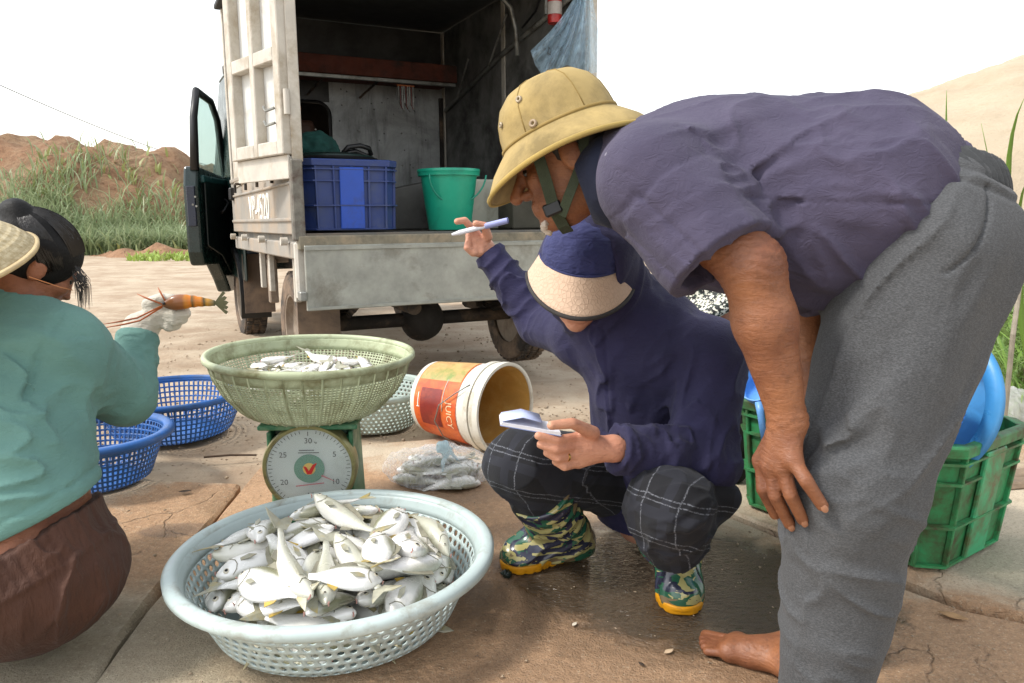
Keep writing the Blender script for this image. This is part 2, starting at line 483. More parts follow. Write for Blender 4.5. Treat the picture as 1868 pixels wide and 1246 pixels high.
def slab(poly, top, seed):
    """irregular slab: outline subdivided and chipped, thin edge, slightly uneven top"""
    poly = [np.array(q, float) for q in poly]; pts = []
    for i, a in enumerate(poly):
        b = poly[(i + 1) % len(poly)]; n = max(2, int(np.linalg.norm(b - a) / .05))
        for k in range(n): pts.append(a + (b - a) * k / n)
    pts = np.array(pts); q = np.c_[pts, np.full(len(pts), seed)]
    pts = pts + (.008 * np.c_[fbm(q * 4 + seed, 3), fbm(q * 4 + 31 + seed, 3)])
    bm = bmesh.new()
    vs = [bm.verts.new((x, y, 0)) for x, y in pts]
    f = bm.faces.new(vs)
    bmesh.ops.triangulate(bm, faces=[f])
    me = bpy.data.meshes.new('concrete_slab'); bm.to_mesh(me); bm.free()
    mb = MB(); n = len(pts)
    ins = pts + (pts.mean(0) - pts) / np.linalg.norm(pts.mean(0) - pts, axis=1)[:, None] * .012
    vs3 = [(x, y, -.1) for x, y in pts] + [(x, y, top - .012 + .004 * math.sin(9 * x + 7 * y)) for x, y in pts] + [(x, y, top) for x, y in ins]
    fs = [(i, (i + 1) % n, n + (i + 1) % n, n + i) for i in range(n)] + [(n + i, n + (i + 1) % n, 2 * n + (i + 1) % n, 2 * n + i) for i in range(n)]
    fs += [tuple(2 * n + i for i in p.vertices) for p in me.polygons]
    bpy.data.meshes.remove(me)
    mb.add(vs3, fs)
    return tag(mb.build('concrete_slab', MSLAB, smooth='auto'), kind='structure')
slab([(-3.2, 2.62), (-.905, 2.42), (-.842, 1.62), (-.685, .2), (-3.2, .2)], -.004, 3)
slab([(-.90, 2.72), (.32, 3.12), (.60, 2.20), (1.02, 1.60), (2.0, 1.10), (2.0, .2), (-.67, .2), (-.83, 1.62)], 0.0, 8)
slab([(.36, 3.05), (2.7, 3.0), (3.3, 1.2), (3.3, .2), (2.01, .2), (2.01, 1.11), (1.03, 1.615), (.612, 2.21)], .012, 14)

# ---- loose grit and crumbs of soil
def chips(n, cols, seed):
    r = np.random.default_rng(seed); V, F = [], []
    for _ in range(n):
        x = r.uniform(-2.4, 2.4); y = r.uniform(1.0, 5.8) if r.random() < .7 else r.uniform(2.6, 3.4)
        s = r.uniform(.0008, .0034) * (1 + max(0, y - 1.5) * .45) * (2.6 if r.random() < .02 else 1)
        z = .004 if y < 2.6 + .15 * x else -.005
        b = len(V); rot = r.uniform(0, 6.3); q = r.uniform(.6, 1.4, 6)
        for k, (a, bb, c) in enumerate([(1, 0, 0), (-1, 0, 0), (0, 1, 0), (0, -1, 0), (0, 0, 1), (0, 0, -1)]):
            a, bb, c = a * q[k] * s * 1.4, bb * q[k] * s, c * q[k] * s * .7
            V.append((x + a * math.cos(rot) - bb * math.sin(rot), y + a * math.sin(rot) + bb * math.cos(rot), z + c))
        F += [(b, b + 2, b + 4), (b + 2, b + 1, b + 4), (b + 1, b + 3, b + 4), (b + 3, b, b + 4), (b + 2, b, b + 5), (b + 1, b + 2, b + 5), (b + 3, b + 1, b + 5), (b, b + 3, b + 5)]
    return fast_mesh('grit', np.array(V), np.array(F))
tag(mesh_obj('grit', chips(5200, None, 5), mat('grit_stone', '#9c8a74', .9, .45, 30)), 'small stones and crumbs of soil scattered over the ground', 'gravel', kind='stuff')

# ---- soil bank on the left, sand heap on the right
def m_soil():
    t = NT('bank_soil'); v = t.co(); x, y, z = t.sep(v)
    n = t.noise(.8, 8, .7, v); f = t.noise(5, 8, .75, v)
    c = t.mix(t.ramp(n, [(.38, 0.), (.6, 1.)]), lin('#9f8769'), lin('#a07a5c'))
    c = t.mix(t.ramp(f, [(.45, 0.), (.7, .8)]), c, lin('#6d4b36'))
    g = t.ramp(t.math('ADD', t.math('MULTIPLY', z, -.45), t.noise(1.3, 6, .7, v)), [(-.3, 0.), (.35, .55)])
    c = t.mix(g, c, lin('#7d8558'))
    return t.done(c, .95, 0, t.bump(f, 1.0, .15))
def bank_z(p):
    x, y = p[:, 0], p[:, 1]
    crest = 2.05 + .28 * np.sin(x * .55 + 1.3) + .18 * np.sin(x * 1.25 + .6) + .35 * np.exp(-((x + 12.4) / 1.8) ** 2)
    rise = np.clip((y - 14.6 - .4 * np.sin(x * .8)) / 4.2, 0, 1); rise = rise * rise * (3 - 2 * rise)
    fall = np.clip((26 - y) / 6, 0, 1)
    edge = np.clip((x + 20) / 5, 0, 1) * np.clip((3 - x) / 6, 0, 1)
    rough = .30 * fbm(p * [1.1, 1.1, 0], 5, .55) * rise
    return -.12 + (crest * rise * fall + rough) * edge
soil_bank = grid_mesh('soil_bank_terrain', np.arange(-21, 4, .11), np.arange(14, 27, .11), bank_z, m_soil())
tag(soil_bank, kind='structure')
def m_sand():
    t = NT('heap_sand'); v = t.co()
    n = t.noise(.5, 8, .7, v); f = t.noise(7, 8, .75, v); st = t.noise(1.6, 6, .7, t.mapped((.6, .6, 3), vec=v), .6)
    c = t.mix(t.ramp(n, [(.35, 0.), (.65, 1.)]), lin('#b09f86'), lin('#bdad95'))
    c = t.mix(t.ramp(st, [(.56, 0.), (.7, .5)]), c, lin('#a8977d'))
    return t.done(c, .95, 0, t.bump(t.math('ADD', f, st), .8, .1))
def heap_z(p):
    d = np.hypot((p[:, 0] - 17.5) / 1.25, p[:, 1] - 21)
    return 7.0 - .52 * np.sqrt(d * d + 6) + .12 * fbm(p * [.9, .9, 0], 5, .6) - .1
sand_heap = grid_mesh('sand_heap_terrain', np.arange(0, 36, .18), np.arange(7, 36, .18), lambda p: np.maximum(heap_z(p), -.3), m_sand())
tag(sand_heap, kind='structure')
# spill of dug soil along the foot of the bank
def spill_z(p):
    x, y = p[:, 0], p[:, 1]
    r = np.exp(-((y - 14.15 - .18 * np.sin(x * 1.3)) / .35) ** 2) * (.5 + .5 * np.sin(x * .9 + .5)) * np.clip((x + 14) / 3, 0, 1) * np.clip((-3.5 - x) / 2, 0, 1)
    return -.14 + (.30 + .2 * fbm(p * [2.5, 2.5, 0], 4)) * r
tag(grid_mesh('dug_soil_terrain', np.arange(-14, -3, .09), np.arange(13.1, 15.2, .09), spill_z, mat('dug_soil', '#8d6b50', .95, .3, 3, bump=.9, bs=14, bd=.05)), kind='structure')

# ---- grass: clumps of bent blades
def blades(name, roots, hts, wid, seed, m, lean=.45, seg=4, parent=None):
    r = np.random.default_rng(seed); V, F, A = [], [], []
    for (x, y, z), h in zip(roots, hts):
        az = r.uniform(0, 2 * np.pi); ln = lean * r.uniform(.3, 1.6); w = wid * r.uniform(.6, 1.3); fa = az + r.uniform(.8, 2.2)
        b = len(V); tint = r.random()
        for k in range(seg + 1):
            u = k / seg; dx = h * ln * u ** 2.2; zz = h * (u - .38 * ln * u ** 3)
            ww = w * (1 - u ** 1.8) * (.55 + .9 * min(1, u * 3)) + .0004
            cx, cy = x + dx * math.cos(az), y + dx * math.sin(az)
            V += [(cx - ww * math.cos(fa), cy - ww * math.sin(fa), z + zz), (cx + ww * math.cos(fa), cy + ww * math.sin(fa), z + zz)]; A += [tint, tint]
            if k: F.append((b + 2 * k - 2, b + 2 * k - 1, b + 2 * k + 1, b + 2 * k))
    me = fast_mesh(name, np.array(V), np.array(F)); a = me.attributes.new('tint', 'FLOAT', 'POINT'); a.data.foreach_set('value', np.array(A, np.float32))
    return mesh_obj(name, me, m, parent)
def m_grass(name, c1, c2, c3):
    t = NT(name); a = t.add('ShaderNodeAttribute', attribute_name='tint').outputs['Fac']
    c = t.ramp(a, [(0, c1), (.55, c2), (.85, c2), (1, c3)])
    c = t.mix(t.math('MULTIPLY', t.noise(1.2, 4, .6), .5), c, lin(c1))
    m = t.done(c, .5, 0)
    tr = t.add('ShaderNodeBsdfTranslucent'); t.set(tr.inputs[0], t.mix(.5, c, lin(c3)))
    mx = t.add('ShaderNodeMixShader'); mx.inputs[0].default_value = .3
    t.l.new(t.b.outputs[0], mx.inputs[1]); t.l.new(tr.outputs[0], mx.inputs[2]); t.l.new(mx.outputs[0], t.out.inputs[0])
    return m
MG_REED = m_grass('reed_leaves', '#74865a', '#94a578', '#bfc2a0')
MG_LOW = m_grass('low_grass', '#74804a', '#95a05c', '#b5aa7c')
MG_NEAR = m_grass('near_grass', '#54782e', '#7f9f43', '#b9c08a')
def on_bank(x, y): return np.maximum(bank_z(np.c_[x, y, 0 * x]), -.05)
n = 13000
x = rng.uniform(-12.6, -4.2, n); y = 14.35 + rng.gamma(2.0, .55, n)
dens = np.clip(.5 + .9 * fbm(np.c_[x * .8, y * .8, 0 * x], 3), 0, 1) * np.clip((x + 12.2) / 2.0, .06, 1)
k = rng.random(n) < dens; x, y = x[k], y[k]
hh = rng.uniform(.42, .88, len(x)) * np.clip((x + 13.5) / 4, .45, 1)
tag(blades('reed_thicket', np.c_[x, y, on_bank(x, y) - .05], hh, .0125, 11, MG_REED, .75), 'dense pale green reeds growing on the soil bank', 'reeds', kind='stuff')
n = 5200
x = rng.uniform(-18, -3.2, n); y = rng.uniform(14.0, 18.5, n)
k = rng.random(n) < np.clip(.35 + .8 * fbm(np.c_[x * .6, y * .6, 0 * x + 4], 3), 0, 1); x, y = x[k], y[k]
tag(blades('bank_grass', np.c_[x, y, on_bank(x, y) - .03], rng.uniform(.15, .5, len(x)), .022, 12, MG_LOW, .7, 3), 'short patchy grass covering the lower soil bank', 'grass', kind='stuff')
n = 900
x = rng.uniform(-6.6, -3.6, n); y = rng.uniform(12.9, 14.2, n)
tag(blades('verge_grass', np.c_[x, y, 0 * x - .03], rng.uniform(.08, .22, n), .02, 13, m_grass('verge_green', '#7d9a3c', '#9cb44e', '#b7bd7a'), .7, 3), 'bright low grass at the road edge by the truck', 'grass', kind='stuff')
n = 9000
x = rng.uniform(1.7, 4.4, n); y = rng.uniform(3.0, 6.4, n)
k = (x > 1.80 + .42 * (y - 3.0) + .08 * np.sin(5 * y)) & (x < 2.3 + .75 * (y - 2.6)); x, y = x[k], y[k]
tag(blades('grass_patch', np.c_[x, y, 0 * x - .03], rng.uniform(.18, .6, len(x)) * np.clip((x - .42 * (y - 3.0) - 1.65) / .5, .4, 1.3), .006, 14, MG_NEAR, .85, 5), 'lush green grass growing beside the slab at right', 'grass', kind='stuff')
# a few tall blades rise singly against the sand heap
def tall_blade(base, mid, tip, w, label):
    b, m_, t_ = (np.array(q) for q in (base, mid, tip)); V, F = [], []
    for k in range(13):
        u = k / 12; c = (1 - u) ** 2 * b + 2 * u * (1 - u) * m_ + u * u * t_
        ww = w * (min(1, .35 + 2.4 * u) if u < .4 else 1 - ((u - .4) / .6) ** 1.6) + .0005
        sd = np.array([.85, -.35, .35]) * ww
        V += [c - sd, c + np.array([0, .004 * (1 - u), .0]), c + sd]
        if k: F += [(3 * k - 3, 3 * k - 2, 3 * k + 1, 3 * k), (3 * k - 2, 3 * k - 1, 3 * k + 2, 3 * k + 1)]
    me = fast_mesh('grass_blade', np.array(V), np.array(F)); a = me.attributes.new('tint', 'FLOAT', 'POINT'); a.data.foreach_set('value', np.full(len(V), .45, np.float32))
    o = mesh_obj('grass_blade', me, MG_NEAR); md = o.modifiers.new('solid', 'SOLIDIFY'); md.thickness = .0012
    return tag(o, label, 'grass blade', 'tall grass blades standing singly')
tall_blade((2.02, 2.75, -.03), P(1790, 330, 2.75), P(1868, 180, 2.6), .013, 'long green grass blade leaning right against the sand heap')
tall_blade((1.75, 2.9, -.03), P(1722, 330, 2.9), P(1727, 165, 2.9), .008, 'thin upright grass blade above the grey waistband')
tall_blade((2.1, 2.9, -.03), P(1835, 440, 2.9), P(1790, 225, 2.9), .003, 'tiny dry grass stalk between two taller blades')
tall_blade((2.0, 2.8, -.03), P(1830, 360, 2.8), P(1880, 325, 2.5), .008, 'low grass blade bending out past the grey trousers')

# ---- overhead wire
w0, w1 = P(-60, 128, 30), P(560, 330, 75)
wp = [w0 + (w1 - w0) * u + np.array([0, 0, -1.1 * 4 * u * (1 - u)]) for u in np.linspace(0, 1, 40)]
tag(MB().tube(wp, .022, 6).build('overhead_wire', mat('wire_grey', '#6a6a6c', .6)), 'thin grey wire sagging across the white sky', 'wire')
# ================================================================ the truck (built about its own origin: rear axle mid on the ground, +y forward, +x right)
def text_mesh(txt, size, ext=.0008, align='CENTER'):
    cu = bpy.data.curves.new('lettering', 'FONT'); cu.body = txt; cu.size = size; cu.extrude = ext; cu.align_x = align; cu.align_y = 'CENTER'; cu.resolution_u = 3
    o = bpy.data.objects.new('lettering', cu); col.objects.link(o)
    me = bpy.data.meshes.new_from_object(o.evaluated_get(bpy.context.evaluated_depsgraph_get()))
    bpy.data.objects.remove(o); me.materials.clear()
    return me
def text_obj(name, txt, size, M, m, parent, ext=.0008, align='CENTER'):
    me = text_mesh(txt, size, ext, align); me.transform(M); return mesh_obj(name, me, m, parent)

M_GALV = mat('galvanised_sheet', '#9b9b92', .5, .22, 9, '#6e675a', .35, 4, .12, 120, .35)
M_BOARD = mat('dusty_grey_paint', '#8d8880', .75, .15, 6, '#a08d78', .5, 3, .2, 90)
M_WPAINT = mat('dusty_white_paint', '#bdb7ac', .7, .14, 8, '#93856f', .52, 4, .2, 70)
M_WPANEL = mat('white_panel', '#cfd0cd', .6, .06, 4, '#a89d8c', .35, 3, .08, 60)
M_DARKM = mat('dark_chassis', '#26221f', .8, .35, 8, '#6d5a47', .45, 4, .3, 60)
M_TYRE = mat('dusty_tyre', '#35302c', .9, .25, 12, '#86705c', .6, 5, .3, 90)
M_RIM = mat('dusty_rim', '#8f8274', .75, .2, 10, '#6d5b4a', .5, 8, .2, 60)
M_CAB = mat('dark_green_paint', '#0e211f', .28, .3, 5, '#2b2a26', .25, 6, .05, 60)
M_BLACKP = mat('black_plastic', '#0e0e10', .45, .3, 8, bump=.1)
M_RUST = mat('rusty_wood', '#5a2c1f', .85, .35, 9, '#2e211b', .5, 6, .4, 40)
M_STEEL = mat('dull_steel_tube', '#8b8b86', .45, .25, 12, '#4b443c', .4, 8, .1, 80, .6)
def m_inner():
    t = NT('inner_sheet'); v = t.co()
    n = t.noise(2.2, 8, .7, v, .5); f = t.noise(26, 6, .7, v); sp = t.voro(17, v); dr = t.noise(3, 6, .7, t.mapped((5, 5, .6), vec=v), .3)
    c = t.mix(t.ramp(n, [(.36, 0.), (.6, 1.)]), lin('#b4b7b8'), lin('#858787'))
    c = t.mix(t.ramp(dr, [(.5, 0.), (.7, .6)]), c, lin('#3a3a39'))
    c = t.mix(t.ramp(sp, [(.06, .85), (.13, 0.)]), c, lin('#2a2826'))
    c = t.mix(t.ramp(f, [(.6, 0.), (.72, .4)]), c, lin('#b9bab8'))
    return t.done(c, t.ramp(f, [(.3, .35), (.7, .6)]), .2, t.bump(t.math('ADD', n, t.math('MULTIPLY', f, .2)), .25, .02))
M_INNER = m_inner()
M_SHADE = mat('shade_dark_sheet', '#3a3a39', .55, .35, 4, '#1d1c1b', .5, 3, .2, 40, .3)  # dark tone painted in for the unlit upper bulkhead above the shelf
def m_glass(name, c=(.8, .9, .88), a=.25):
    t = NT(name); t.done(c, .03, 0, **{'IOR': 1.45})
    tr = t.add('ShaderNodeBsdfTransparent'); tr.inputs[0].default_value = (*c, 1); mx = t.add('ShaderNodeMixShader'); mx.inputs[0].default_value = a
    t.l.new(tr.outputs[0], mx.inputs[1]); t.l.new(t.b.outputs[0], mx.inputs[2]); t.l.new(mx.outputs[0], t.out.inputs[0])
    return t.m
M_GLASS = m_glass('window_glass')

truck = thing('truck', 'small dusty cargo truck with its rear open and tailgate hanging down', 'truck')
HW, L0, L1, FZ = .735, -.60, 1.33, .765        # half width, rear edge, bulkhead, floor height
ROOF = 2.12
# bed floor and frame
MB().box((0, (L0 + L1) / 2, FZ - .03), (2 * HW, L1 - L0, .05)).build('bed_floor', mat('bed_floor_metal', '#5c5a54', .7, .3, 6, '#7a6a58', .5, 5), truck, bevel=.004)
MB().box((0, L0 - .012, FZ - .045), (2 * HW + .04, .045, .062)).build('rear_sill', mat('worn_sill', '#77705f', .7, .35, 14, '#9a8a72', .5, 9, .3, 40), truck, bevel=.006)
for s in (-1, 1):
    MB().box((s * .36, .60, .56), (.07, 2.15, .12)).build('chassis_rail', M_DARKM, truck, bevel=.006)
for y in (-.5, .0, .55, 1.1): MB().box((0, y, .66), (1.34, .06, .07)).build('cross_member', M_DARKM, truck, bevel=.004)
MB().box((0, -.44, .50), (1.10, .05, .14)).build('rear_beam', M_DARKM, truck, bevel=.006)
# tailgate, hanging open
tg = MB().box((.0, L0 - .035, FZ - .055 - .14), (2 * HW, .018, .28)).build('tailgate', M_GALV, truck, bevel=.003)
MB().box((0, L0 - .048, FZ - .068), (2 * HW, .008, .014)).build('lip', M_GALV, tg)
MB().box((0, L0 - .048, FZ - .325), (2 * HW, .008, .012)).build('lip', M_GALV, tg)
for x in (-.5, 0, .5): MB().cyl((x - .06, L0 - .02, FZ - .045), (x + .06, L0 - .02, FZ - .045), .011, n=10).build('hinge', M_STEEL, tg)
MB().box((-HW - .015, L0 - .03, FZ - .27), (.03, .05, .04)).build('latch', M_STEEL, tg, bevel=.004)
# left side board with rolled edges, hooks, latches and painted registration
for s in (-1, 1):
    x = s * (HW + .012)
    sb = MB().prism([(x, L0, z) for z in (0,)][:0] or [(x - .012, L0, .755), (x + .012, L0, .755), (x + .012, L0, 1.08), (x - .012, L0, 1.08)], (0, L1 - L0 + .02, 0)).build('side_board', M_BOARD, truck, bevel=.004)
    for z, w in ((.82, .018), (.975, .014), (1.07, .026)):
        MB().box((x + s * .014, (L0 + L1) / 2, z), (.016, L1 - L0, w)).build('pressed_rib', M_BOARD, sb, bevel=.006, seg=2)
    for y in (-.30, .12, .50, .92):
        MB().tube([(x + s * .018, y - .05, 1.035), (x + s * .045, y - .05, 1.035), (x + s * .045, y, 1.03), (x + s * .045, y + .005, .985)], .008, 8).build('rope_hook', M_DARKM, sb)
    for y in (-.45, .15, .75, 1.22):
        MB().cyl((x + s * .02, y, .725), (x + s * .05, y, .725), .018, n=12).build('hinge_bolt', M_WPAINT, sb, smooth='auto')
    MB().box((x + s * .02, 1.26, .99), (.04, .06, .08)).build('board_latch', M_BLACKP, sb, bevel=.008)
    MB().box((x - s * .012, (L0 + L1) / 2, .685), (.05, L1 - L0 - .05, .075)).build('side_sill', M_BOARD, truck, bevel=.006)
    for y in (-.32, .34, .62): MB().box((x - s * .04, y, .55), (.03, .035, .22)).build('flap_bracket', M_WPAINT, truck, bevel=.004)
    MB().box((x - s * .005, L0 + .02, .60), (.045, .05, .25)).build('corner_bracket', M_WPAINT, truck, bevel=.01)
    MB().box((x, L0 - .005, .90), (.05, .05, .34)).build('corner_post', mat('worn_corner', '#6f6b62', .7, .4, 22, '#4d3c33', .5, 14, .3, 50), truck, bevel=.006)
plate_M = Matrix.Translation((-HW - .026, .31, .88)) @ Matrix(((0, 0, -1, 0), (-1, 0, 0, 0), (0, 1, 0, 0), (0, 0, 0, 1)))
text_obj('lettering', 'VP-4520', .19, plate_M, mat('white_lettering', '#e6e3da', .7, .1, 30), truck, .002)
# cage: posts, roof, walls
for x, y in ((-HW, L0 + .02), (HW, L0 + .02), (-HW, L1), (HW, L1), (-HW, .36), (HW, .36)):
    MB().box((x, y, 1.06 + (ROOF - 1.06) / 2), (.045, .05, ROOF - 1.06)).build('roof_post', M_WPAINT, truck, bevel=.004)
MB().box((0, (L0 + L1) / 2, ROOF + .02), (1.58, L1 - L0 + .1, .03)).build('roof', mat('roof_canvas', '#3a3c3e', .8, .2), truck, bevel=.006)
MB().box((0, L0 + .02, ROOF - .03), (2 * HW, .05, .06)).build('header_bar', M_WPAINT, truck, bevel=.004)
MB().box((HW - .012, (L0 + L1) / 2, (FZ + ROOF) / 2), (.012, L1 - L0 - .06, ROOF - FZ)).build('inner_panel', mat('grimy_shaded_sheet', '#80807d', .5, .3, 5, '#2b2a28', .6, 3, .25, 60, .35), truck)  # grimy walls, base tone also darkened to paint in the interior shade
MB().box((-HW + .012, (L0 + L1) / 2, (FZ + ROOF) / 2), (.012, L1 - L0 - .06, ROOF - FZ)).build('inner_panel', mat('grimy_shaded_sheet', '#80807d', .5, .3, 5, '#2b2a28', .6, 3, .25, 60, .35), truck)
# bulkhead: sheets round the rear cab window, riveted seams
bx0, bx1, bz0, bz1 = -.72, -.10, 1.07, 1.60
bh = MB().box(((bx1 + .72) / 2, L1 + .02, (FZ + 1.74) / 2), (.72 - bx1, .012, 1.74 - FZ)).build('bulkhead', M_INNER, truck)
MB().box(((bx1 + .72) / 2, L1 + .022, (1.742 + ROOF) / 2), (.72 - bx1, .012, ROOF - 1.742)).build('sheet', M_SHADE, bh)
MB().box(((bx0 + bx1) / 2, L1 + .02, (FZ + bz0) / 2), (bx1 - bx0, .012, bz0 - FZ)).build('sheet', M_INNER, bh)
MB().box(((bx0 + bx1) / 2, L1 + .02, (bz1 + ROOF) / 2), (bx1 - bx0, .012, ROOF - bz1)).build('sheet', M_SHADE, bh)
arc = [(bx1 - .09 + .09 * math.sin(a), 0, bz1 - .09 + .09 * math.cos(a)) for a in np.linspace(0, np.pi / 2, 7)]
MB().prism([(bx1 + .001, L1 + .012, bz1 + .001)] + [(q[0], L1 + .012, q[2]) for q in reversed(arc)], (0, .016, 0)).build('sheet', M_INNER, bh)
MB().tube([(bx0, L1 + .01, bz1)] + [(q[0], L1 + .01, q[2]) for q in arc] + [(bx1 + .0, L1 + .01, 1.2), (bx1 - .03, L1 + .01, bz0)], .012, 8).build('window_seal', M_BLACKP, bh)
MB().box((.70, L1 + .008, 1.2), (.03, .02, .95)).build('corner_angle', M_DARKM, bh, bevel=.003)
for x in (-.2, .1, .4):
    for z in (.9, 1.2, 1.42): MB().cyl((x, L1 + .016, z), (x, L1 + .006, z), .007, .005, 8).build('rivet', M_STEEL, bh)
# inside the cab, seen through the window
MB().box((-.05, 2.25, 1.5), (1.2, .05, .9)).build('cab_front', mat('cab_lining', '#3b332c', .8, .3), truck)
MB().box((-.30, 1.62, 1.20), (.30, .14, .62)).build('seat_back', mat('brown_seat', '#4c2f20', .6, .3, 6), truck, bevel=.04, seg=3)
MB().lathe([(0, -.03), (.05, -.03), (.05, .03), (0, .03)], 20, M=frame((0, 1, 0)), off=(-.33, 1.42, 1.56)).build('cab_fan', mat('orange_lamp', '#a2581f', .5), truck, smooth='auto')
# shelf along the front wall, load on it, tubes under the roof
sh = MB().box((0, L1 - .17, 1.74), (1.36, .32, .02)).build('shelf', M_RUST, truck)
MB().box((0, L1 - .335, 1.78), (1.36, .02, .11)).build('shelf_board', M_RUST, sh, bevel=.004)
MB().box((0, L1 - .30, 1.715), (1.36, .03, .02)).build('shelf_rail', M_STEEL, sh)
for x in (-.55, -.2, .15): MB().tube([(x, L1 - .28, 1.71), (x - .05, L1 - .02, 1.64)], .008, 6).build('shelf_bracket', M_DARKM, sh)
MB().tube([(-.3, -.1, 2.06), (.30, .0, 2.06), (.52, .02, 2.03), (.60, .03, 1.97), (.63, .03, 1.86), (.64, .03, 1.72)], .014, 8).build('roof_hoop', M_STEEL, truck, smooth=True)
MB().tube([(.70, -.50, 1.93), (.70, .3, 1.80), (.70, 1.25, 1.58)], .015, 8).build('wall_rail', M_STEEL, truck, smooth=True)
MB().tube([(.67, -.25, 2.1), (.67, -.24, 1.88)], .012, 8).build('wall_rail', M_STEEL, truck)
for a, b in (((.66, .2, 1.98), (.66, .45, 1.74)), ((.66, .75, 1.84), (.66, .95, 1.62))): MB().tube([a, b], .007, 6).build('brace', M_STEEL, truck)
MB().tube([(.63, -.05, 1.85), (.63, -.2, 1.9), (.6, -.42, 2.05)], .006, 6).build('hose', M_BLACKP, truck)
# wheels, axle, springs, mud flaps
def wheel(x, y, s):
    w = MB().lathe([(.17, -.075), (.235, -.082), (.268, -.074), (.28, -.05), (.28, .05), (.268, .074), (.235, .082), (.17, .075)], 48, closed=True, M=frame((1, 0, 0), (0, 1, 0)), off=(x, y, .28)).build('wheel', M_TYRE, truck, smooth='auto')
    tr = MB()
    for k in range(44):
        a = k / 44 * 2 * np.pi
        for d in (-.048, .0, .048):
            Mx = np.array(Euler((a + (.07 if d else 0), 0, 0)).to_matrix())
            tr.box(np.array([x + d, y, .28]) + Mx @ np.array([0, 0, .281]), (.034, .024, .012), Mx)
    tr.build('tread', M_TYRE, w)
    rim = MB().lathe([(.0, .02), (.05, .02), (.055, -.01), (.10, .0), (.13, .03), (.155, .035), (.16, .07), (.178, .075), (.178, -.06), (.155, -.06), (0, -.055)], 32, M=frame((s, 0, 0), (0, 1, 0)), off=(x, y, .28)).build('rim', M_RIM, w, smooth='auto')
    for k in range(5):
        a = k / 5 * 2 * np.pi
        MB().cyl((x + s * .01, y + .075 * math.cos(a), .28 + .075 * math.sin(a)), (x + s * .022, y + .075 * math.cos(a), .28 + .075 * math.sin(a)), .009, n=6).build('wheel_nut', M_DARKM, w)
for y in (0, 1.86):
    for s in (-1, 1): wheel(s * .61, y, s)
ax = MB().cyl((-.6, 0, .28), (.6, 0, .28), .038, n=14).build('axle', M_DARKM, truck, smooth='auto')
MB().lathe([(.0, -.10), (.06, -.1), (.11, -.05), (.125, 0), (.11, .05), (.06, .1), (0, .1)], 24, M=frame((0, 1, 0)), off=(.02, 0, .28)).build('differential', M_DARKM, ax, smooth=True)
for s in (-1, 1):
    for k in range(4):
        Lk = .5 - k * .09
        MB().tube([(s * .44, -Lk, .46 - .035 * k + .0), (s * .44, -Lk * .5, .37 - .012 * k), (s * .44, 0, .345 - .012 * k), (s * .44, Lk * .5, .37 - .012 * k), (s * .44, Lk, .46 - .035 * k)], .018, 4).build('leaf_spring', M_DARKM, ax)
    MB().cyl((s * .40, .06, .33), (s * .36, .25, .62), .024, n=10).build('shock_absorber', M_DARKM, ax, smooth='auto')
    MB().box((s * .61, -.30, .345), (.20, .010, .31)).build('mud_flap', mat('dusty_rubber', '#5c4f45', .9, .2, 6, '#8a7460', .6, 3), truck)
    MB().prism([(s * .52, 1.38 + .48 + .34 * math.sin(a) * q, .30 + .34 * math.cos(a) * q) for q in (1,) for a in np.linspace(-2.0, .0, 9)] + [(s * .52, 1.38 + .48 + .29 * math.sin(a), .30 + .29 * math.cos(a)) for a in np.linspace(0, -2.0, 9)], (s * .2, 0, 0)).build('wheel_arch', M_BLACKP, truck)
    MB().box((s * .60, 1.50, .40), (.20, .012, .40)).build('mud_flap', mat('dusty_rubber', '#5c4f45'), truck)
MB().box((-.64, .72, .47), (.05, .06, .26)).build('side_bracket', M_RIM, truck, bevel=.006)
MB().box((-.60, .74, .60), (.12, .05, .05)).build('side_bracket', M_RIM, truck, bevel=.006)
MB().cyl((-.20, .2, .42), (-.20, -.5, .40), .035, n=14).build('exhaust_pipe', M_DARKM, truck, smooth='auto')
MB().box((.30, .35, .46), (.5, .55, .22)).build('fuel_tank', M_DARKM, truck, bevel=.04, seg=3)
MB().box((.62, .52, .36), (.16, .30, .22)).build('battery_box', M_DARKM, truck, bevel=.02)
# cab shell
cab = MB().prism([(-.70, 1.40, .42), (-.70, 1.40, 1.45), (-.66, 1.46, 1.86), (-.66, 2.45, 1.86), (-.70, 2.75, 1.25), (-.70, 2.85, .42)], (.02, 0, 0))
cab.prism([(.70, 1.40, .42), (.70, 1.40, 1.45), (.66, 1.46, 1.86), (.66, 2.45, 1.86), (.70, 2.75, 1.25), (.70, 2.85, .42)], (-.02, 0, 0))
cab.box((0, 1.95, 1.87), (1.32, 1.0, .03)); cab.box((0, 2.8, .85), (1.4, .08, .86))
cab.build('cab_shell', M_CAB, truck, bevel=.01)
# open cab door, ajar
door = empty('cab_door'); door.parent = truck
def dlt(p): return p
dM = Matrix.Translation((-.64, 2.30, 0)) @ Matrix.Rotation(R(-21), 4, 'Z')
dn = 'cab_door'
bpy.data.objects.remove(door)
door = MB().prism([(0, -.02, .30), (0, -.02, 1.14), (0, -.80, 1.18), (0, -.84, 1.05), (0, -.84, .62), (0, -.80, .53), (0, -.46, .52), (0, -.30, .40), (0, -.20, .30)], (-.10, 0, 0)).build('cab_door', M_CAB, truck, bevel=.018, seg=2)
def dpart(mb, name, m, **k):
    o = mb.build(name, m, door, **k); return o
dpart(MB().prism([(.004, -.06, .40), (.004, -.06, 1.08), (.004, -.74, 1.11), (.004, -.76, .66), (.004, -.42, .58), (.004, -.2, .44)], (.016, 0, 0)), 'door_lining', mat('door_lining', '#0f1a19', .4, .3, 5), bevel=.012, seg=2)
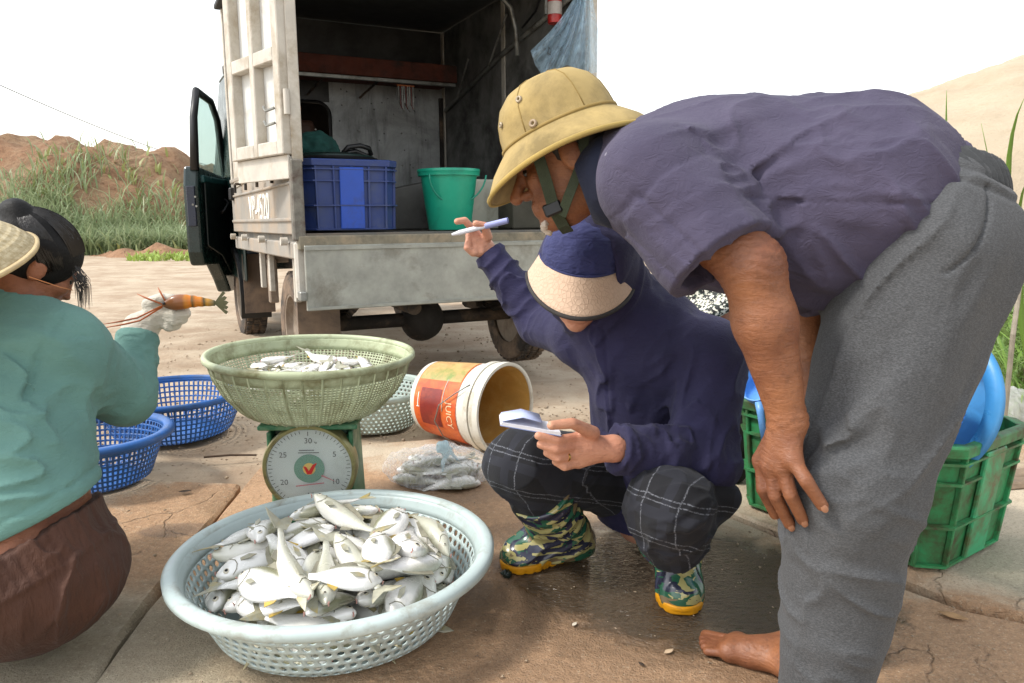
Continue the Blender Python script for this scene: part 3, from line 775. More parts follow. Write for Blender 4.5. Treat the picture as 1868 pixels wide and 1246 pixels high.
dpart(MB().tube([(-.027, -.80, 1.15), (-.027, -.74, 1.50), (-.027, -.64, 1.68), (-.027, -.30, 1.66), (-.027, -.16, 1.55), (-.027, -.04, 1.14)], [.03, .026, .026, .024, .024, .028], 8), 'window_frame', M_BLACKP, smooth=True)
dpart(MB().prism([(-.025, -.78, 1.16), (-.025, -.72, 1.50), (-.025, -.63, 1.66), (-.025, -.31, 1.64), (-.025, -.18, 1.54), (-.025, -.06, 1.14)], (-.004, 0, 0)), 'window_pane', M_GLASS)
dpart(MB().box((.002, -.40, 1.10), (.04, .74, .05)), 'arm_ledge', mat('teal_trim', '#1d4a4c', .35, .2), bevel=.012, seg=2)
dpart(MB().tube([(.02, -.30, .98), (.05, -.30, .95), (.05, -.42, .90), (.02, -.42, .88)], .012, 8), 'door_handle', M_BLACKP, smooth=True)
dpart(MB().box((-.05, -.846, .92), (.055, .012, .26)), 'lock_plate', mat('jamb_blue', '#10182c', .3, .2), bevel=.004)
for z, xx in ((.98, -.02), (.93, -.038), (.92, -.016)): dpart(MB().cyl((xx, -.85, z), (xx, -.858, z), .007, n=8), 'bolt', M_STEEL)
door.matrix_basis = dM
# open rear door, swung round outside the left side: white frame with four recessed panels
rd = empty('x'); bpy.data.objects.remove(rd)
DW, DZ0, DZ1 = .53, 1.09, 2.10
rd = MB().box((.028, DW / 2, (DZ0 + DZ1) / 2), (.012, DW - .02, DZ1 - DZ0 - .02)).build('rear_door', M_WPANEL, truck)
for y in (.028, DW / 2 + .0, DW - .028): MB().box((0, y, (DZ0 + DZ1) / 2), (.05, .056 if y != DW / 2 else .042, DZ1 - DZ0)).build('stile', M_WPAINT, rd, bevel=.004)
for z in (DZ0 + .03, 1.50, DZ1 - .03):
    for y0, y1 in ((.056, DW / 2 - .021), (DW / 2 + .021, DW - .056)): MB().box((-.001, (y0 + y1) / 2, z), (.047, y1 - y0, .058)).build('cross_rail', M_WPAINT, rd, bevel=.004)
MB().box((.003, DW / 2, DZ0 - .05), (.012, DW - .01, .10)).build('skirt_board', M_WPAINT, rd, bevel=.003)
MB().tube([(-.03, .05, 1.28), (-.05, .09, 1.27), (-.05, .11, 1.29)], .006, 6).build('latch_hook', M_STEEL, rd)
MB().tube([(-.03, .05, 1.22), (-.05, .09, 1.21), (-.05, .11, 1.23)], .006, 6).build('latch_hook', M_STEEL, rd)
for z in (1.30, 1.95): MB().cyl((-.006, -.018, z - .05), (-.006, -.018, z + .05), .013, n=10).build('hinge', M_WPAINT, rd, smooth='auto')
rd.matrix_basis = Matrix.Translation((-HW - .035, L0 + .0, 0)) @ Matrix.Rotation(R(15), 4, 'Z')
# loose white sheet wedged between door and board
MB().prism([(-HW-.03, -.52, 1.09), (-HW-.03, 1.15, 1.02), (-HW-.03, 1.15, 1.2), (-HW-.03, -.52, 1.13)], (.006, 0, 0)).build('side_sheet', M_WPAINT, truck)

TRUCK_M = Matrix.Translation((-.510, 4.163, .012)) @ Matrix.Rotation(R(27), 4, 'Z') @ Matrix.Rotation(R(-1.2), 4, 'X')
truck.matrix_basis = TRUCK_M
def T(x, y, z): return np.array(TRUCK_M @ Vector((x, y, z)))
# ================================================================ baskets, crates, buckets, scale
def cross_at(prof, v):
    """point on a (r, z) polyline at fraction v of its length"""
    q = np.array(prof, float); d = np.r_[0, np.cumsum(np.linalg.norm(np.diff(q, axis=0), axis=1))]; d /= d[-1]
    return np.interp(v, d, q[:, 0]), np.interp(v, d, q[:, 1])
def lattice(prof, cols, rows, hole, n=8, stagger=False, v0=0., v1=1., sq=False):
    """wall of revolution pierced by real openings; hole = (share of cell width, share of cell height)"""
    V, F = [], {}
    key, verts, faces = {}, [], []
    def vid(u, v):
        k = (round((u % 1.0) * cols * 64) % (cols * 64), round(v * rows * 64))
        if k not in key:
            r, z = cross_at(prof, min(1, max(0, v))); a = 2 * np.pi * u
            key[k] = len(verts); verts.append((r * math.cos(a), r * math.sin(a), z))
        return key[k]
    bnd = [(0, 0), (.5, 0), (1, 0), (1, .5), (1, 1), (.5, 1), (0, 1), (0, .5)]
    hw, hh = hole
    if sq: inn = [(.5 - hw / 2, .5 - hh / 2), (.5, .5 - hh / 2), (.5 + hw / 2, .5 - hh / 2), (.5 + hw / 2, .5), (.5 + hw / 2, .5 + hh / 2), (.5, .5 + hh / 2), (.5 - hw / 2, .5 + hh / 2), (.5 - hw / 2, .5)]
    else: inn = [(.5 + hw / 2 * math.cos(a), .5 + hh / 2 * math.sin(a)) for a in [-2.356 + k * np.pi / 4 for k in range(8)]]
    for i in range(rows):
        off = .5 if (stagger and i % 2) else 0
        for j in range(cols):
            U = lambda q: ((j + off + q[0]) / cols, v0 + (v1 - v0) * (i + q[1]) / rows)
            b = [vid(*U(q)) for q in bnd]; c = [vid(*U(q)) for q in inn]
            for k in range(8): faces.append((b[k], b[(k + 1) % 8], c[(k + 1) % 8], c[k]))
    return verts, faces
def basket(name, label, group, prof, cols, rows, hole, m, rim_r, rim_w, rim_h, stagger, sq, thick=.0025, solid_top=.1, ribs=0):
    root = thing(name, label, 'basket', group=group)
    v, f = lattice(prof, cols, rows, hole, stagger=stagger, v0=.02, v1=1 - solid_top, sq=sq)
    MB().add(v, f).build('lattice_wall', m, root, smooth=True, solid=thick)
    q = [cross_at(prof, w) for w in np.linspace(1 - solid_top, 1, 4)]
    MB().lathe(q, 72).build('top_band', m, root, smooth=True, solid=thick)
    r, z = prof[-1]
    MB().lathe([(r - .002, z - rim_h), (r + rim_w * .5, z - rim_h * .9), (r + rim_w, z - rim_h * .55), (r + rim_w * 1.02, z - rim_h * .1), (r + rim_w * .75, z + .004), (r + rim_w * .2, z + .005), (r - .004, z)], 96, closed=True).build('rim', m, root, smooth=True)
    r0, z0 = prof[0]
    n = 9; vs, fs = [], []
    MB().lathe([(.0005, z0), (r0 * .5, z0), (r0, z0 + .001)], 48).build('base', m, root, smooth=True, solid=thick)
    for k in range(ribs):
        a = 2 * np.pi * k / ribs; pts = []
        for w in np.linspace(.0, 1, 9):
            rr, zz = cross_at(prof, w); pts.append(((rr + .002) * math.cos(a), (rr + .002) * math.sin(a), zz))
        MB().tube(pts, .0028, 4).build('rib', m, root)
    return root
def plastic(name, c, dirt=None, amt=.4, rough=.42, **k):
    return mat(name, c, rough, .1, 6, dirt, amt, 9, .08, 120, 0, .002, **k)
M_PALE = plastic('pale_plastic', '#b6c4c2', '#8f8d80', .22)
M_BLUE = plastic('blue_plastic', '#225a9e', '#2c4a70', .45)
M_OLIVE = plastic('aged_pale_green_plastic', '#b0b897', '#6f6a45', .5, .55)
M_GREYB = plastic('grey_green_plastic', '#a3b0a8', '#6f6d60', .4)

front_basket = basket('fish_basket', 'large pale grey round-holed basket heaped with fish in front', None,
    [(.245, .008), (.258, .02), (.292, .09), (.324, .158)], 76, 6, (.66, .70), M_PALE, .324, .026, .028, True, False, .003, .22)
FB = np.array([-.388, 1.585, 0.002]); front_basket.location = FB; front_basket.rotation_euler = (0, R(-.8), 0)
scale_basket = basket('fish_basket', 'aged pale green woven-look basket of fish sitting on the scale', None,
    [(.16, .004), (.195, .02), (.241, .075), (.269, .13), (.279, .175)], 150, 20, (.62, .55), M_OLIVE, .279, .012, .018, False, True, .002, .2, ribs=36)
SB = np.array([-.572, 2.135, .3175]); scale_basket.location = SB; scale_basket.rotation_euler = (R(0), R(1.2), 0)
b1 = basket('plastic_basket', 'wide empty blue lattice basket standing behind the green sleeve', 'blue baskets on the ground',
    [(.19, .006), (.22, .02), (.255, .10), (.272, .175)], 84, 8, (.62, .7), M_BLUE, .272, .012, .022, False, True, .0025, .1)
b1.location = (-1.36, 2.98, .0)
b2 = basket('plastic_basket', 'blue lattice basket with thick rounded rim next to the brown trousers', 'blue baskets on the ground',
    [(.14, .006), (.165, .02), (.195, .10), (.215, .172)], 76, 9, (.55, .62), M_BLUE, .215, .030, .030, False, True, .0025, .08)
b2.location = (-1.375, 2.43, .0)
b3 = basket('plastic_basket', 'grey-green round-holed basket half hidden behind the scale', None,
    [(.16, .008), (.18, .02), (.215, .09), (.24, .17)], 64, 9, (.55, .58), M_GREYB, .24, .014, .022, True, False, .0025, .12)
b3.location = (-.585, 3.12, -.01)

# ---- dial scale
scale = thing('weighing_scale', 'green dial weighing scale with white face under the pale green basket', 'scale')
M_SG = plastic('scale_green_paint', '#2f6b4a', '#8aa37e', .45, .5); M_SGD = mat('scale_dark_iron', '#1d3b2d', .6, .3, 14, '#5a4a36', .4, 10)
M_FACE = mat('dial_face', '#c3cac8', .35, .05, 3, '#a9aea6', .3, 4, .02)
MB().prism([(-.115, 0, .012), (.115, 0, .012), (.105, 0, .27), (-.105, 0, .27)], (0, .20, 0)).build('housing', M_SG, scale, bevel=.012, seg=3)
MB().box((0, .10, .008), (.27, .24, .016)).build('foot_plate', M_SGD, scale, bevel=.004)
MB().box((0, .10, .283), (.20, .16, .026)).build('neck_block', M_SGD, scale, bevel=.006)
tp = MB().box((0, .10, .306), (.26, .26, .014)).build('top_plate', M_SG, scale, bevel=.003)
for s in (-1, 1): MB().box((s * .108, .03, .262), (.012, .07, .05)).build('ear_bracket', M_SG, scale, bevel=.003)
fM = frame((0, -1, 0), (1, 0, 0))
dz = .190
dial = MB().lathe([(.0005, .016), (.112, .016), (.112, -.03), (.0005, -.03)], 64, M=fM, off=(0, -.008, dz)).build('dial', M_FACE, scale, smooth='auto')
MB().lathe([(.111, -.03), (.123, -.03), (.125, .012), (.121, .024), (.113, .024), (.111, .016)], 72, closed=True, M=fM, off=(0, -.008, dz)).build('bezel', mat('brass_bezel', '#8e8a5c', .4, .25, 12, '#5c4a30', .4, 12, metal=.4), dial, smooth='auto')
yf = -.0265
def on_dial(txt, size, x, z, m=None):
    text_obj('numeral', txt, size, Matrix.Translation((x, yf, dz + z)) @ Matrix.Rotation(R(90), 4, 'X'), m or mat('dial_ink', '#3a3e3c', .6, .1), dial, .0006)
for k, (txt) in enumerate(['30', '5', '10', '15', '20', '25']):
    a = k * R(60); on_dial(txt, .0215, .078 * math.sin(a), .078 * math.cos(a))
on_dial('1', .018, 0, .098); on_dial('kg', .007, .019, .074)
tk = MB()
for k in range(60):
    a = k * R(6); r0 = .100 if k % 5 else .096
    if k in (0, 59, 1): continue
    c = np.array([(r0 + .108) / 2 * math.sin(a), yf, dz + (r0 + .108) / 2 * math.cos(a)])
    tk.box(c, (.0016, .001, .108 - r0), np.array(Matrix.Rotation(a, 3, 'Y')))
tk.build('tick_marks', mat('dial_ink', '#3a3e3c'), dial)['kind'] = 'stuff'
tk = MB(); tk.box((-.005, yf, dz + .052), (.04, .001, .0022)); tk.box((0, yf, dz + .045), (.055, .001, .0022)); tk.build('small_print', mat('dial_ink', '#3a3e3c'), dial)
MB().cyl((0, yf + .001, dz), (0, yf - .002, dz), .040, n=40).build('centre_badge', mat('badge_green', '#147a58', .4, .08), dial)
MB().cyl((0, yf - .0015, dz), (0, yf - .0035, dz), .0165, n=28).build('emblem_disc', mat('emblem_yellow', '#d8b44a', .4, .1), dial)
MB().prism([(-.015, yf - .003, dz + .008), (-.007, yf - .003, dz + .006), (-.001, yf - .003, dz - .006), (.010, yf - .003, dz + .012), (.021, yf - .003, dz + .017), (.006, yf - .003, dz - .014), (-.005, yf - .003, dz - .015)], (0, -.002, 0)).build('emblem_bird', mat('emblem_red', '#c22a26', .4, .1), dial)
MB().prism([(.030, yf - .001, dz - .022), (.033, yf - .001, dz - .018), (.068, yf - .001, dz - .038)], (0, -.0015, 0)).build('needle', mat('needle_red', '#c05a62', .4, .1), dial)
MB().box((.0, yf, dz - .046), (.075, .001, .003), np.array(Matrix.Rotation(R(-6), 3, 'Y'))).build('red_bar', mat('needle_red', '#c05a62'), dial)
MB().lathe([(.0005, .0215), (.112, .0215), (.112, .023), (.0005, .023)], 48, M=fM, off=(0, -.008, dz)).build('glass', m_glass('dial_glass', (.97, .98, .97), .10), dial)
scale.location = (-.556, 2.035, .003); scale.scale = (1.03, 1.03, 1.0); scale.rotation_euler = (0, 0, R(3))

# ---- crates
def crate(name, label, L, W, H, m, group=None, panel=None, taper=.95):
    root = thing(name, label, 'crate', group=group)
    l, w = L / 2, W / 2; ch = .05
    def ring(k, z, ins=0.0, c=ch):
        a, b = l * k - ins, w * k - ins
        return [(a - c, -b, z), (a, -b + c, z), (a, b - c, z), (a - c, b, z), (-a + c, b, z), (-a, b - c, z), (-a, -b + c, z), (-a + c, -b, z)]
    MB().ringstack([ring(taper, .004), ring(1, H)], False, False).build('shell', m, root, solid=.005)
    MB().ringstack([ring(taper, .006), ring(taper, .012)], True, True).build('base', m, root)
    MB().ringstack([ring(1, H - .03, -.014), ring(1, H - .004, -.016), ring(1, H, -.012), ring(1, H, .006), ring(1, H - .03, .004)], False, False, loop=True).build('rim', m, root, bevel=.002)
    for z, o in ((.01, -.006), (H * .36, -.012), (H * .70, -.008), (H * .86, -.010)):
        k = taper + (1 - taper) * z / H
        MB().ringstack([ring(k, z - .004, -.004), ring(k, z - .003, o - .006), ring(k, z + .003, o - .006), ring(k, z + .004, -.004)], False, False, loop=False).build('belt_rib', m, root)
    for side in range(4):
        n = (1, -1)[side % 2]
        alongx = side < 2; half_ = (l if alongx else w) - ch
        cnt = 5 if alongx else 3
        for q in np.linspace(-half_, half_, cnt):
            pts = []
            for z in (.008, H - .03):
                k = taper + (1 - taper) * z / H
                pts.append((q * k, n * (w * k + .006), z) if alongx else (n * (l * k + .006), q * k, z))
            d = (.010, .014) if alongx else (.014, .010)
            a, b = pts
            MB().add([(a[0] - d[0] / 2, a[1] - d[1] / 2, a[2]), (a[0] + d[0] / 2, a[1] - d[1] / 2, a[2]), (a[0] + d[0] / 2, a[1] + d[1] / 2, a[2]), (a[0] - d[0] / 2, a[1] + d[1] / 2, a[2]),
                      (b[0] - d[0] / 2, b[1] - d[1] / 2, b[2]), (b[0] + d[0] / 2, b[1] - d[1] / 2, b[2]), (b[0] + d[0] / 2, b[1] + d[1] / 2, b[2]), (b[0] - d[0] / 2, b[1] + d[1] / 2, b[2])],
                     [(3, 2, 1, 0), (4, 5, 6, 7), (0, 1, 5, 4), (1, 2, 6, 5), (2, 3, 7, 6), (3, 0, 4, 7)]).build('upright_rib', m, root, bevel=.002)
        pw = .26 * (L if alongx else W); k0, k1 = taper, 1
        if panel is not None:
            q = [(-pw / 2, .01), (pw / 2, .01), (pw / 2, H - .035), (-pw / 2, H - .035)]
            poly = []
            for u, z in q:
                k = taper + (1 - taper) * z / H
                poly.append((u, n * (w * k + .004), z) if alongx else (n * (l * k + .004), u, z))
            MB().prism(poly, (0, n * .012, 0) if alongx else (n * .012, 0, 0)).build('smooth_panel', panel, root, bevel=.003)
    return root
M_GC = plastic('green_crate_plastic', '#2c8a54', '#40381f', .75, .55); M_GCP = plastic('green_crate_panel', '#389a69', '#5a4a2c', .6, .5)
gc = crate('green_crate', 'dirty green plastic crate on the slab behind the grey trousers', .63, .40, .33, M_GC, panel=M_GCP, taper=.90)
c0, c1 = G(1340, 918, .012)[:2], G(1690, 1052, .012)[:2]
d = (c1 - c0) / np.linalg.norm(c1 - c0); nrm = np.array([-d[1], d[0]])
cc = (c0 + c1) / 2 + nrm * .19
gc.location = (cc[0] + .01, cc[1] - .005, .016); gc.rotation_euler = (0, 0, math.atan2(d[1], d[0]))
M_BC = plastic('blue_crate_plastic', '#23376f', '#3a4668', .45, .5); M_BCP = plastic('blue_crate_panel', '#1f49a8', '#2c3c72', .3, .45)
bc = crate('blue_crate', 'dark blue plastic crate with bright centre panel on the truck bed', .42, .36, .315, M_BC, panel=M_BCP, taper=.965)
bc.matrix_basis = TRUCK_M @ Matrix.Translation((-.49, -.35, FZ + .002))

# ---- buckets
def bucket(name, label, r0, r1, H, m, rim_m=None, th=.004, group=None):
    root = thing(name, label, 'bucket', group=group)
    MB().lathe([(.0005, 0), (r0 * .96, 0), (r0, .006), (r1, H - .002), (r1 - th, H - .002), (r0 - th, .01), (.0005, .008)], 64).build('pail', m, root, smooth='auto')
    MB().lathe([(r1 - .003, H - .03), (r1 + .010, H - .03), (r1 + .011, H - .012), (r1 + .013, H - .010), (r1 + .012, H + .002), (r1 - .004, H + .002)], 64, closed=True).build('rim', rim_m or m, root, smooth='auto')
    return root
M_TEAL = plastic('teal_bucket_plastic', '#1c9c7e', '#1d7f6a', .3, .4)
gb = bucket('bucket', 'teal green plastic bucket on the truck bed', .105, .142, .29, M_TEAL)
MB().tube([(.147 * math.cos(a), .03 + .147 * math.sin(a) * .2 - .150, .262 - .17 * math.sin(a) * .8) for a in np.linspace(.0, np.pi, 17)], .0045, 8).build('handle', mat('handle_teal', '#1a7f6a', .4), gb, smooth=True)
gb.matrix_basis = TRUCK_M @ Matrix.Translation((.04, -.38, FZ)) @ Matrix.Rotation(R(0), 4, 'Z')
# things behind the bucket
box1 = tag(MB().ringstack([[(-.15, -.14, 0), (.15, -.14, 0), (.15, .14, 0), (-.15, .14, 0)], [(-.16, -.15, .26), (.16, -.15, .26), (.16, .15, .26), (-.16, .15, .26)]]).build('foam_box', mat('grimy_white_foam', '#a9a89a', .8, .15, 6, '#7c7668', .4, 4), bevel=.012, seg=2), 'grimy off-white box right behind the teal bucket', 'box')
box1.matrix_basis = TRUCK_M @ Matrix.Translation((.30, -.05, FZ))
box2 = tag(MB().prism([(-.2, 0, 0), (.2, 0, 0), (.2, 0, .27), (-.2, 0, .19)], (0, .25, 0)).build('sheet_metal_box', mat('grey_sheet', '#5d5c58', .6, .25, 6, '#3c3a36', .4, 4, metal=.3), bevel=.004), 'dark grey slanted metal box left of the teal bucket', 'box')
box2.matrix_basis = TRUCK_M @ Matrix.Translation((-.02, .20, FZ))
box3 = tag(MB().box((0, 0, .12), (.30, .3, .24)).build('dark_box', mat('dark_card', '#4a473c', .8, .25, 7, '#33302a', .4, 4), bevel=.006), 'low dark olive box in the right corner of the truck bed', 'box')
box3.matrix_basis = TRUCK_M @ Matrix.Translation((.55, -.22, FZ))
# lid and tub on the blue crate
lid = thing('tub_lid', 'black-green round tub lid lying on the blue crate', 'lid')
MB().lathe([(.0005, .035), (.15, .04), (.205, .028), (.215, .012), (.21, 0), (.0005, .0)], 48).build('disc', mat('dark_green_plastic', '#0f2622', .35, .2), lid, smooth='auto')
MB().lathe([(.206, 0), (.224, .0), (.228, .012), (.22, .02), (.208, .016)], 48, closed=True).build('rim', M_BLACKP, lid, smooth='auto')
MB().tube([(.05 + .0, -.02, .04), (.08, -.03, .075), (.14, -.02, .085), (.19, 0, .075), (.205, .02, .05), (.19, .03, .04), (.12, .0, .06), (.06, -.02, .045)], .012, 8).build('strap', M_BLACKP, lid, smooth=True)
lid.matrix_basis = TRUCK_M @ Matrix.Translation((-.50, -.22, FZ + .321))
cl = tag(sdf_obj('folded_cloth', disp(el((0, 0, .07), (.13, .10, .09)), lambda p: .012 * fbm(p * 22, 3)), (-.2, -.2, -.03), (.2, .2, .2), .008, mat('teal_cloth', '#1c4a44', .9, .4, 12, bump=.4, bs=50)), 'crumpled dark teal cloth by the cab rear window', 'cloth')
cl.matrix_basis = TRUCK_M @ Matrix.Translation((-.50, .12, FZ + .34))
stk = tag(MB().box((0, 0, .17), (.30, .34, .34)).build('storage_bin', M_BLACKP, bevel=.02), 'black bin behind the blue crate under the cloth', 'bin')
stk.matrix_basis = TRUCK_M @ Matrix.Translation((-.50, .12, FZ + .002))
# things on the shelf
for x, w, h, c, lab in ((-.45, .20, .10, '#2b2a2a', 'black bundle on the shelf above the cab window'), (-.1, .22, .07, '#4d5a3f', 'olive bundle lying on the middle of the shelf'), (.12, .16, .09, '#173f3c', 'dark teal bundle on the right half of the shelf'), (.42, .14, .06, '#174a3f', 'small dark green bundle at the right shelf end')):
    o = tag(sdf_obj('bundle', disp(el((0, 0, h * .5), (w * .6, .10, h * .62)), lambda p: .010 * fbm(p * 26, 3)), (-.2, -.16, -.05), (.2, .16, .16), .009, mat('bundle_' + c[1:], c, .8, .3, 12)), lab, 'bundle', 'bundles on the truck shelf')
    o.matrix_basis = TRUCK_M @ Matrix.Translation((x, L1 - .18, 1.756))
# red extinguisher-like bottle hanging high at right
rb = thing('red_bottle', 'red bottle hanging high inside the right wall of the truck', 'bottle')
MB().lathe([(.0005, 0), (.034, .0), (.036, .02), (.036, .11), (.03, .135), (.014, .15), (.014, .17), (.0005, .17)], 24).build('body', plastic('red_plastic', '#a8231f', '#5c1a16', .4), rb, smooth='auto')
MB().lathe([(.0365, .04), (.0372, .04), (.0372, .10), (.0365, .10)], 24).build('label_band', mat('pale_label', '#a39a92', .6, .2, 20), rb)
MB().tube([(0, 0, .17), (.01, 0, .21), (.03, 0, .24)], .003, 6).build('hanger', M_DARKM, rb)
rb.matrix_basis = TRUCK_M @ Matrix.Translation((.62, -.42, 1.79))
# bunch of hooks under the shelf
hk = thing('hook_bunch', 'bunch of red and grey hooks hanging under the truck shelf', 'hooks')
for k in range(9):
    x = -.05 + k * .0125
    MB().tube([(x, 0, .0), (x + .002, 0, -.11 - .02 * (k % 3)), (x + .006, -.012, -.13 - .02 * (k % 3))], .003, 5).build('hook', mat('hook_red', '#7c2f26', .6) if k % 3 == 1 else M_STEEL, hk)
MB().tube([(-.06, 0, 0), (.06, 0, 0)], .005, 6).build('bar', mat('orange_bar', '#b2612d', .6), hk)
hk.matrix_basis = TRUCK_M @ Matrix.Translation((.33, L1 - .30, 1.69))

# ---- paint bucket lying on its side
M_WHITEP = plastic('white_pail_plastic', '#d5d1c6', '#a89c84', .35); M_OCHRE = mat('dried_ochre_paint', '#bd9148', .75, .2, 5, '#d2b06c', .5, 4, .3, 40)
M_LABEL = None
def m_label():
    t = NT('worn_orange_label'); v = t.co(); x, y, z = t.sep(v)
    n = t.noise(16, 8, .7, v, .6); s = t.noise(6, 8, .7, v)
    c = t.mix(t.ramp(n, [(.4, 0.), (.6, 1.)]), lin('#c04a1c'), lin('#d66a26'))
    c = t.mix(t.ramp(n, [(.66, 0.), (.7, 1.)]), c, lin('#e2a884'))
    return t.done(c, .4, 0, t.bump(n, .1, .003))
pb = thing('paint_bucket', 'white paint bucket with worn orange label lying on its side', 'bucket')
r0, r1, HH = .142, .166, .365
def rr(z): return r0 + (r1 - r0) * z / HH
MB().lathe([(.0005, 0), (r0 * .95, 0), (r0, .008), (r1, HH), (r1 - .005, HH), (r0 - .005, .012), (.0005, .012)], 72).build('pail', M_WHITEP, pb, smooth='auto')
MB().lathe([(.0005, .014), (r0 - .007, .014), (r1 - .0062, HH - .004)], 64).build('paint_film', M_OCHRE, pb, smooth='auto')
for z, o, h in ((HH - .010, .009, .012), (HH - .034, .006, .008), (HH - .058, .010, .010)):
    MB().lathe([(rr(z) - .001, z - h), (rr(z) + o, z - h), (rr(z) + o, z + h), (rr(z) - .001, z + h)], 72, closed=True).build('rim_ring', M_WHITEP, pb, smooth='auto')
def wrap(mesh_pts, off):   # (arc length, height) -> on the pail
    return [((rr(h) + off) * math.cos(a), (rr(h) + off) * math.sin(a), h) for a, h in mesh_pts]
def band(a0, a1, h0, h1, off, n=24):
    V, F = [], []
    for i in range(n + 1):
        a = a0 + (a1 - a0) * i / n
        V += wrap([(a, h0), (a, h1)], off)
        if i: F.append((2 * i - 2, 2 * i, 2 * i + 1, 2 * i - 1))
    return MB().add(V, F)
band(-1.1, 2.2, .03, .255, .0015, 40).build('label_sheet', m_label(), pb, smooth=True)
band(-1.1, -.25, .035, .25, .0022).build('label_picture', mat('faded_picture', '#c9a06a', .5, .3, 18, '#7c8a4a', .5, 9), pb, smooth=True)
band(-.02, .95, .065, .175, .0024).build('label_dark_patch', mat('label_maroon', '#7c2015', .4, .25, 14, '#a3401c', .4, 9), pb, smooth=True)
band(-.3, .5, .182, .186, .0028).build('label_line', mat('pale_label', '#a39a92'), pb)
band(.12, .5, .052, .056, .0028).build('label_line', mat('white_lettering', '#e6e3da'), pb)
band(.48, .50, .046, .062, .0028, 3).build('label_line', mat('white_lettering', '#e6e3da'), pb)
def wrap_text(txt, size, a_mid, h_mid, m, rot):
    me = text_mesh(txt, size, .0004); n = len(me.vertices); co = np.empty(n * 3); me.vertices.foreach_get('co', co); co = co.reshape(-1, 3)
    u = co[:, 0]; w = co[:, 1]
    a = a_mid + u / .155; h = h_mid + w
    r = r0 + (r1 - r0) * h / HH + .0026 + co[:, 2]
    me.vertices.foreach_set('co', np.stack([r * np.cos(a), r * np.sin(a), h], 1).ravel()); me.update()
    mesh_obj('lettering', me, m, pb)
wrap_text('JUICY', .040, .58, .218, mat('cream_lettering', '#e8c49c', .5, .1), 0)
MB().tube(wrap([(-.20, HH - .058)], .012) + wrap([(.05, .25), (.35, .18), (.75, .15), (1.2, .16)], .014) + wrap([(1.6, .2)], .012), .0025, 6).build('wire_handle', M_STEEL, pb, smooth=True)
axis_dir = np.array([.80, -.60, .02]); pbF = frame(axis_dir, (0, 0, 1))
# local x axis = up; turn about the axis so that the label faces the viewer
spin = np.array(Matrix.Rotation(R(62), 3, 'Z'))
B3 = pbF @ spin
pbl = np.array([-.315, 3.0, .147])
pb.matrix_basis = Matrix([[*B3[0], pbl[0]], [*B3[1], pbl[1]], [*B3[2], pbl[2]], [0, 0, 0, 1]])

# ---- contents of the green crate
M_SKY = plastic('sky_blue_plastic', '#3d86bd', '#2f6a9c', .25, .35); M_SKY2 = plastic('bright_blue_plastic', '#1672d0', '#1a5aa8', .25, .35)
tub = thing('washing_tub', 'big sky blue basin standing on edge in the green crate', 'basin')
MB().lathe([(.0005, 0), (.13, .0), (.145, .01), (.180, .11), (.175, .11), (.16, .014), (.0005, .008)], 64).build('bowl', M_SKY, tub, smooth='auto')
MB().lathe([(.173, .100), (.205, .098), (.213, .106), (.205, .116), (.173, .118)], 72, closed=True).build('rim', M_SKY, tub, smooth=True)
ctr = P(1718, 745, 1.98)
TM = frame((-.80, -.42, .28)); tub.matrix_basis = Matrix([[*TM[0], ctr[0]], [*TM[1], ctr[1]], [*TM[2], ctr[2]], [0, 0, 0, 1]])
nb = basket('plastic_basket', 'bright blue lattice basket nested inside the sky blue basin', None,
    [(.07, .004), (.085, .012), (.105, .06), (.118, .10)], 40, 6, (.6, .66), M_SKY2, .118, .010, .016, False, True, .002, .14)
c2 = P(1705, 745, 1.88); nb.matrix_basis = Matrix([[*TM[0], c2[0]], [*TM[1], c2[1]], [*TM[2], c2[2]], [0, 0, 0, 1]])
cl = tag(basket('plastic_basket', 'light blue dotted colander seen between the arm and the trousers', None,
    [(.05, .004), (.07, .015), (.10, .06), (.115, .10)], 30, 5, (.42, .45), plastic('light_blue_plastic', '#3f9fe0', None, 0, .35), .115, .010, .014, True, False, .002, .1))
TM2 = frame((-.2, -.75, .6)); c3 = P(1465, 712, 2.02); cl.matrix_basis = Matrix([[*TM2[0], c3[0]], [*TM2[1], c3[1]], [*TM2[2], c3[2]], [0, 0, 0, 1]])
dp = thing('plastic_dipper', 'pale blue dipper with rounded end sticking out of the green crate', 'dipper')
MB().lathe([(.0005, 0), (.035, .002), (.048, .02), (.052, .06), (.048, .062), (.044, .022), (.0005, .006)], 32).build('cup', plastic('pale_blue_plastic', '#6fa8e6', None, 0, .35), dp, smooth=True)
MB().tube([(.05, 0, .05), (.08, 0, .04), (.16, 0, .02)], [.012, .010, .008], 8).build('handle', plastic('pale_blue_plastic', '#6fa8e6'), dp, smooth=True)
TM3 = frame((-.5, -.6, .5), (.4, .2, -.9)); c4 = P(1392, 715, 2.12); dp.matrix_basis = Matrix([[*TM3[0], c4[0]], [*TM3[1], c4[1]], [*TM3[2], c4[2]], [0, 0, 0, 1]])
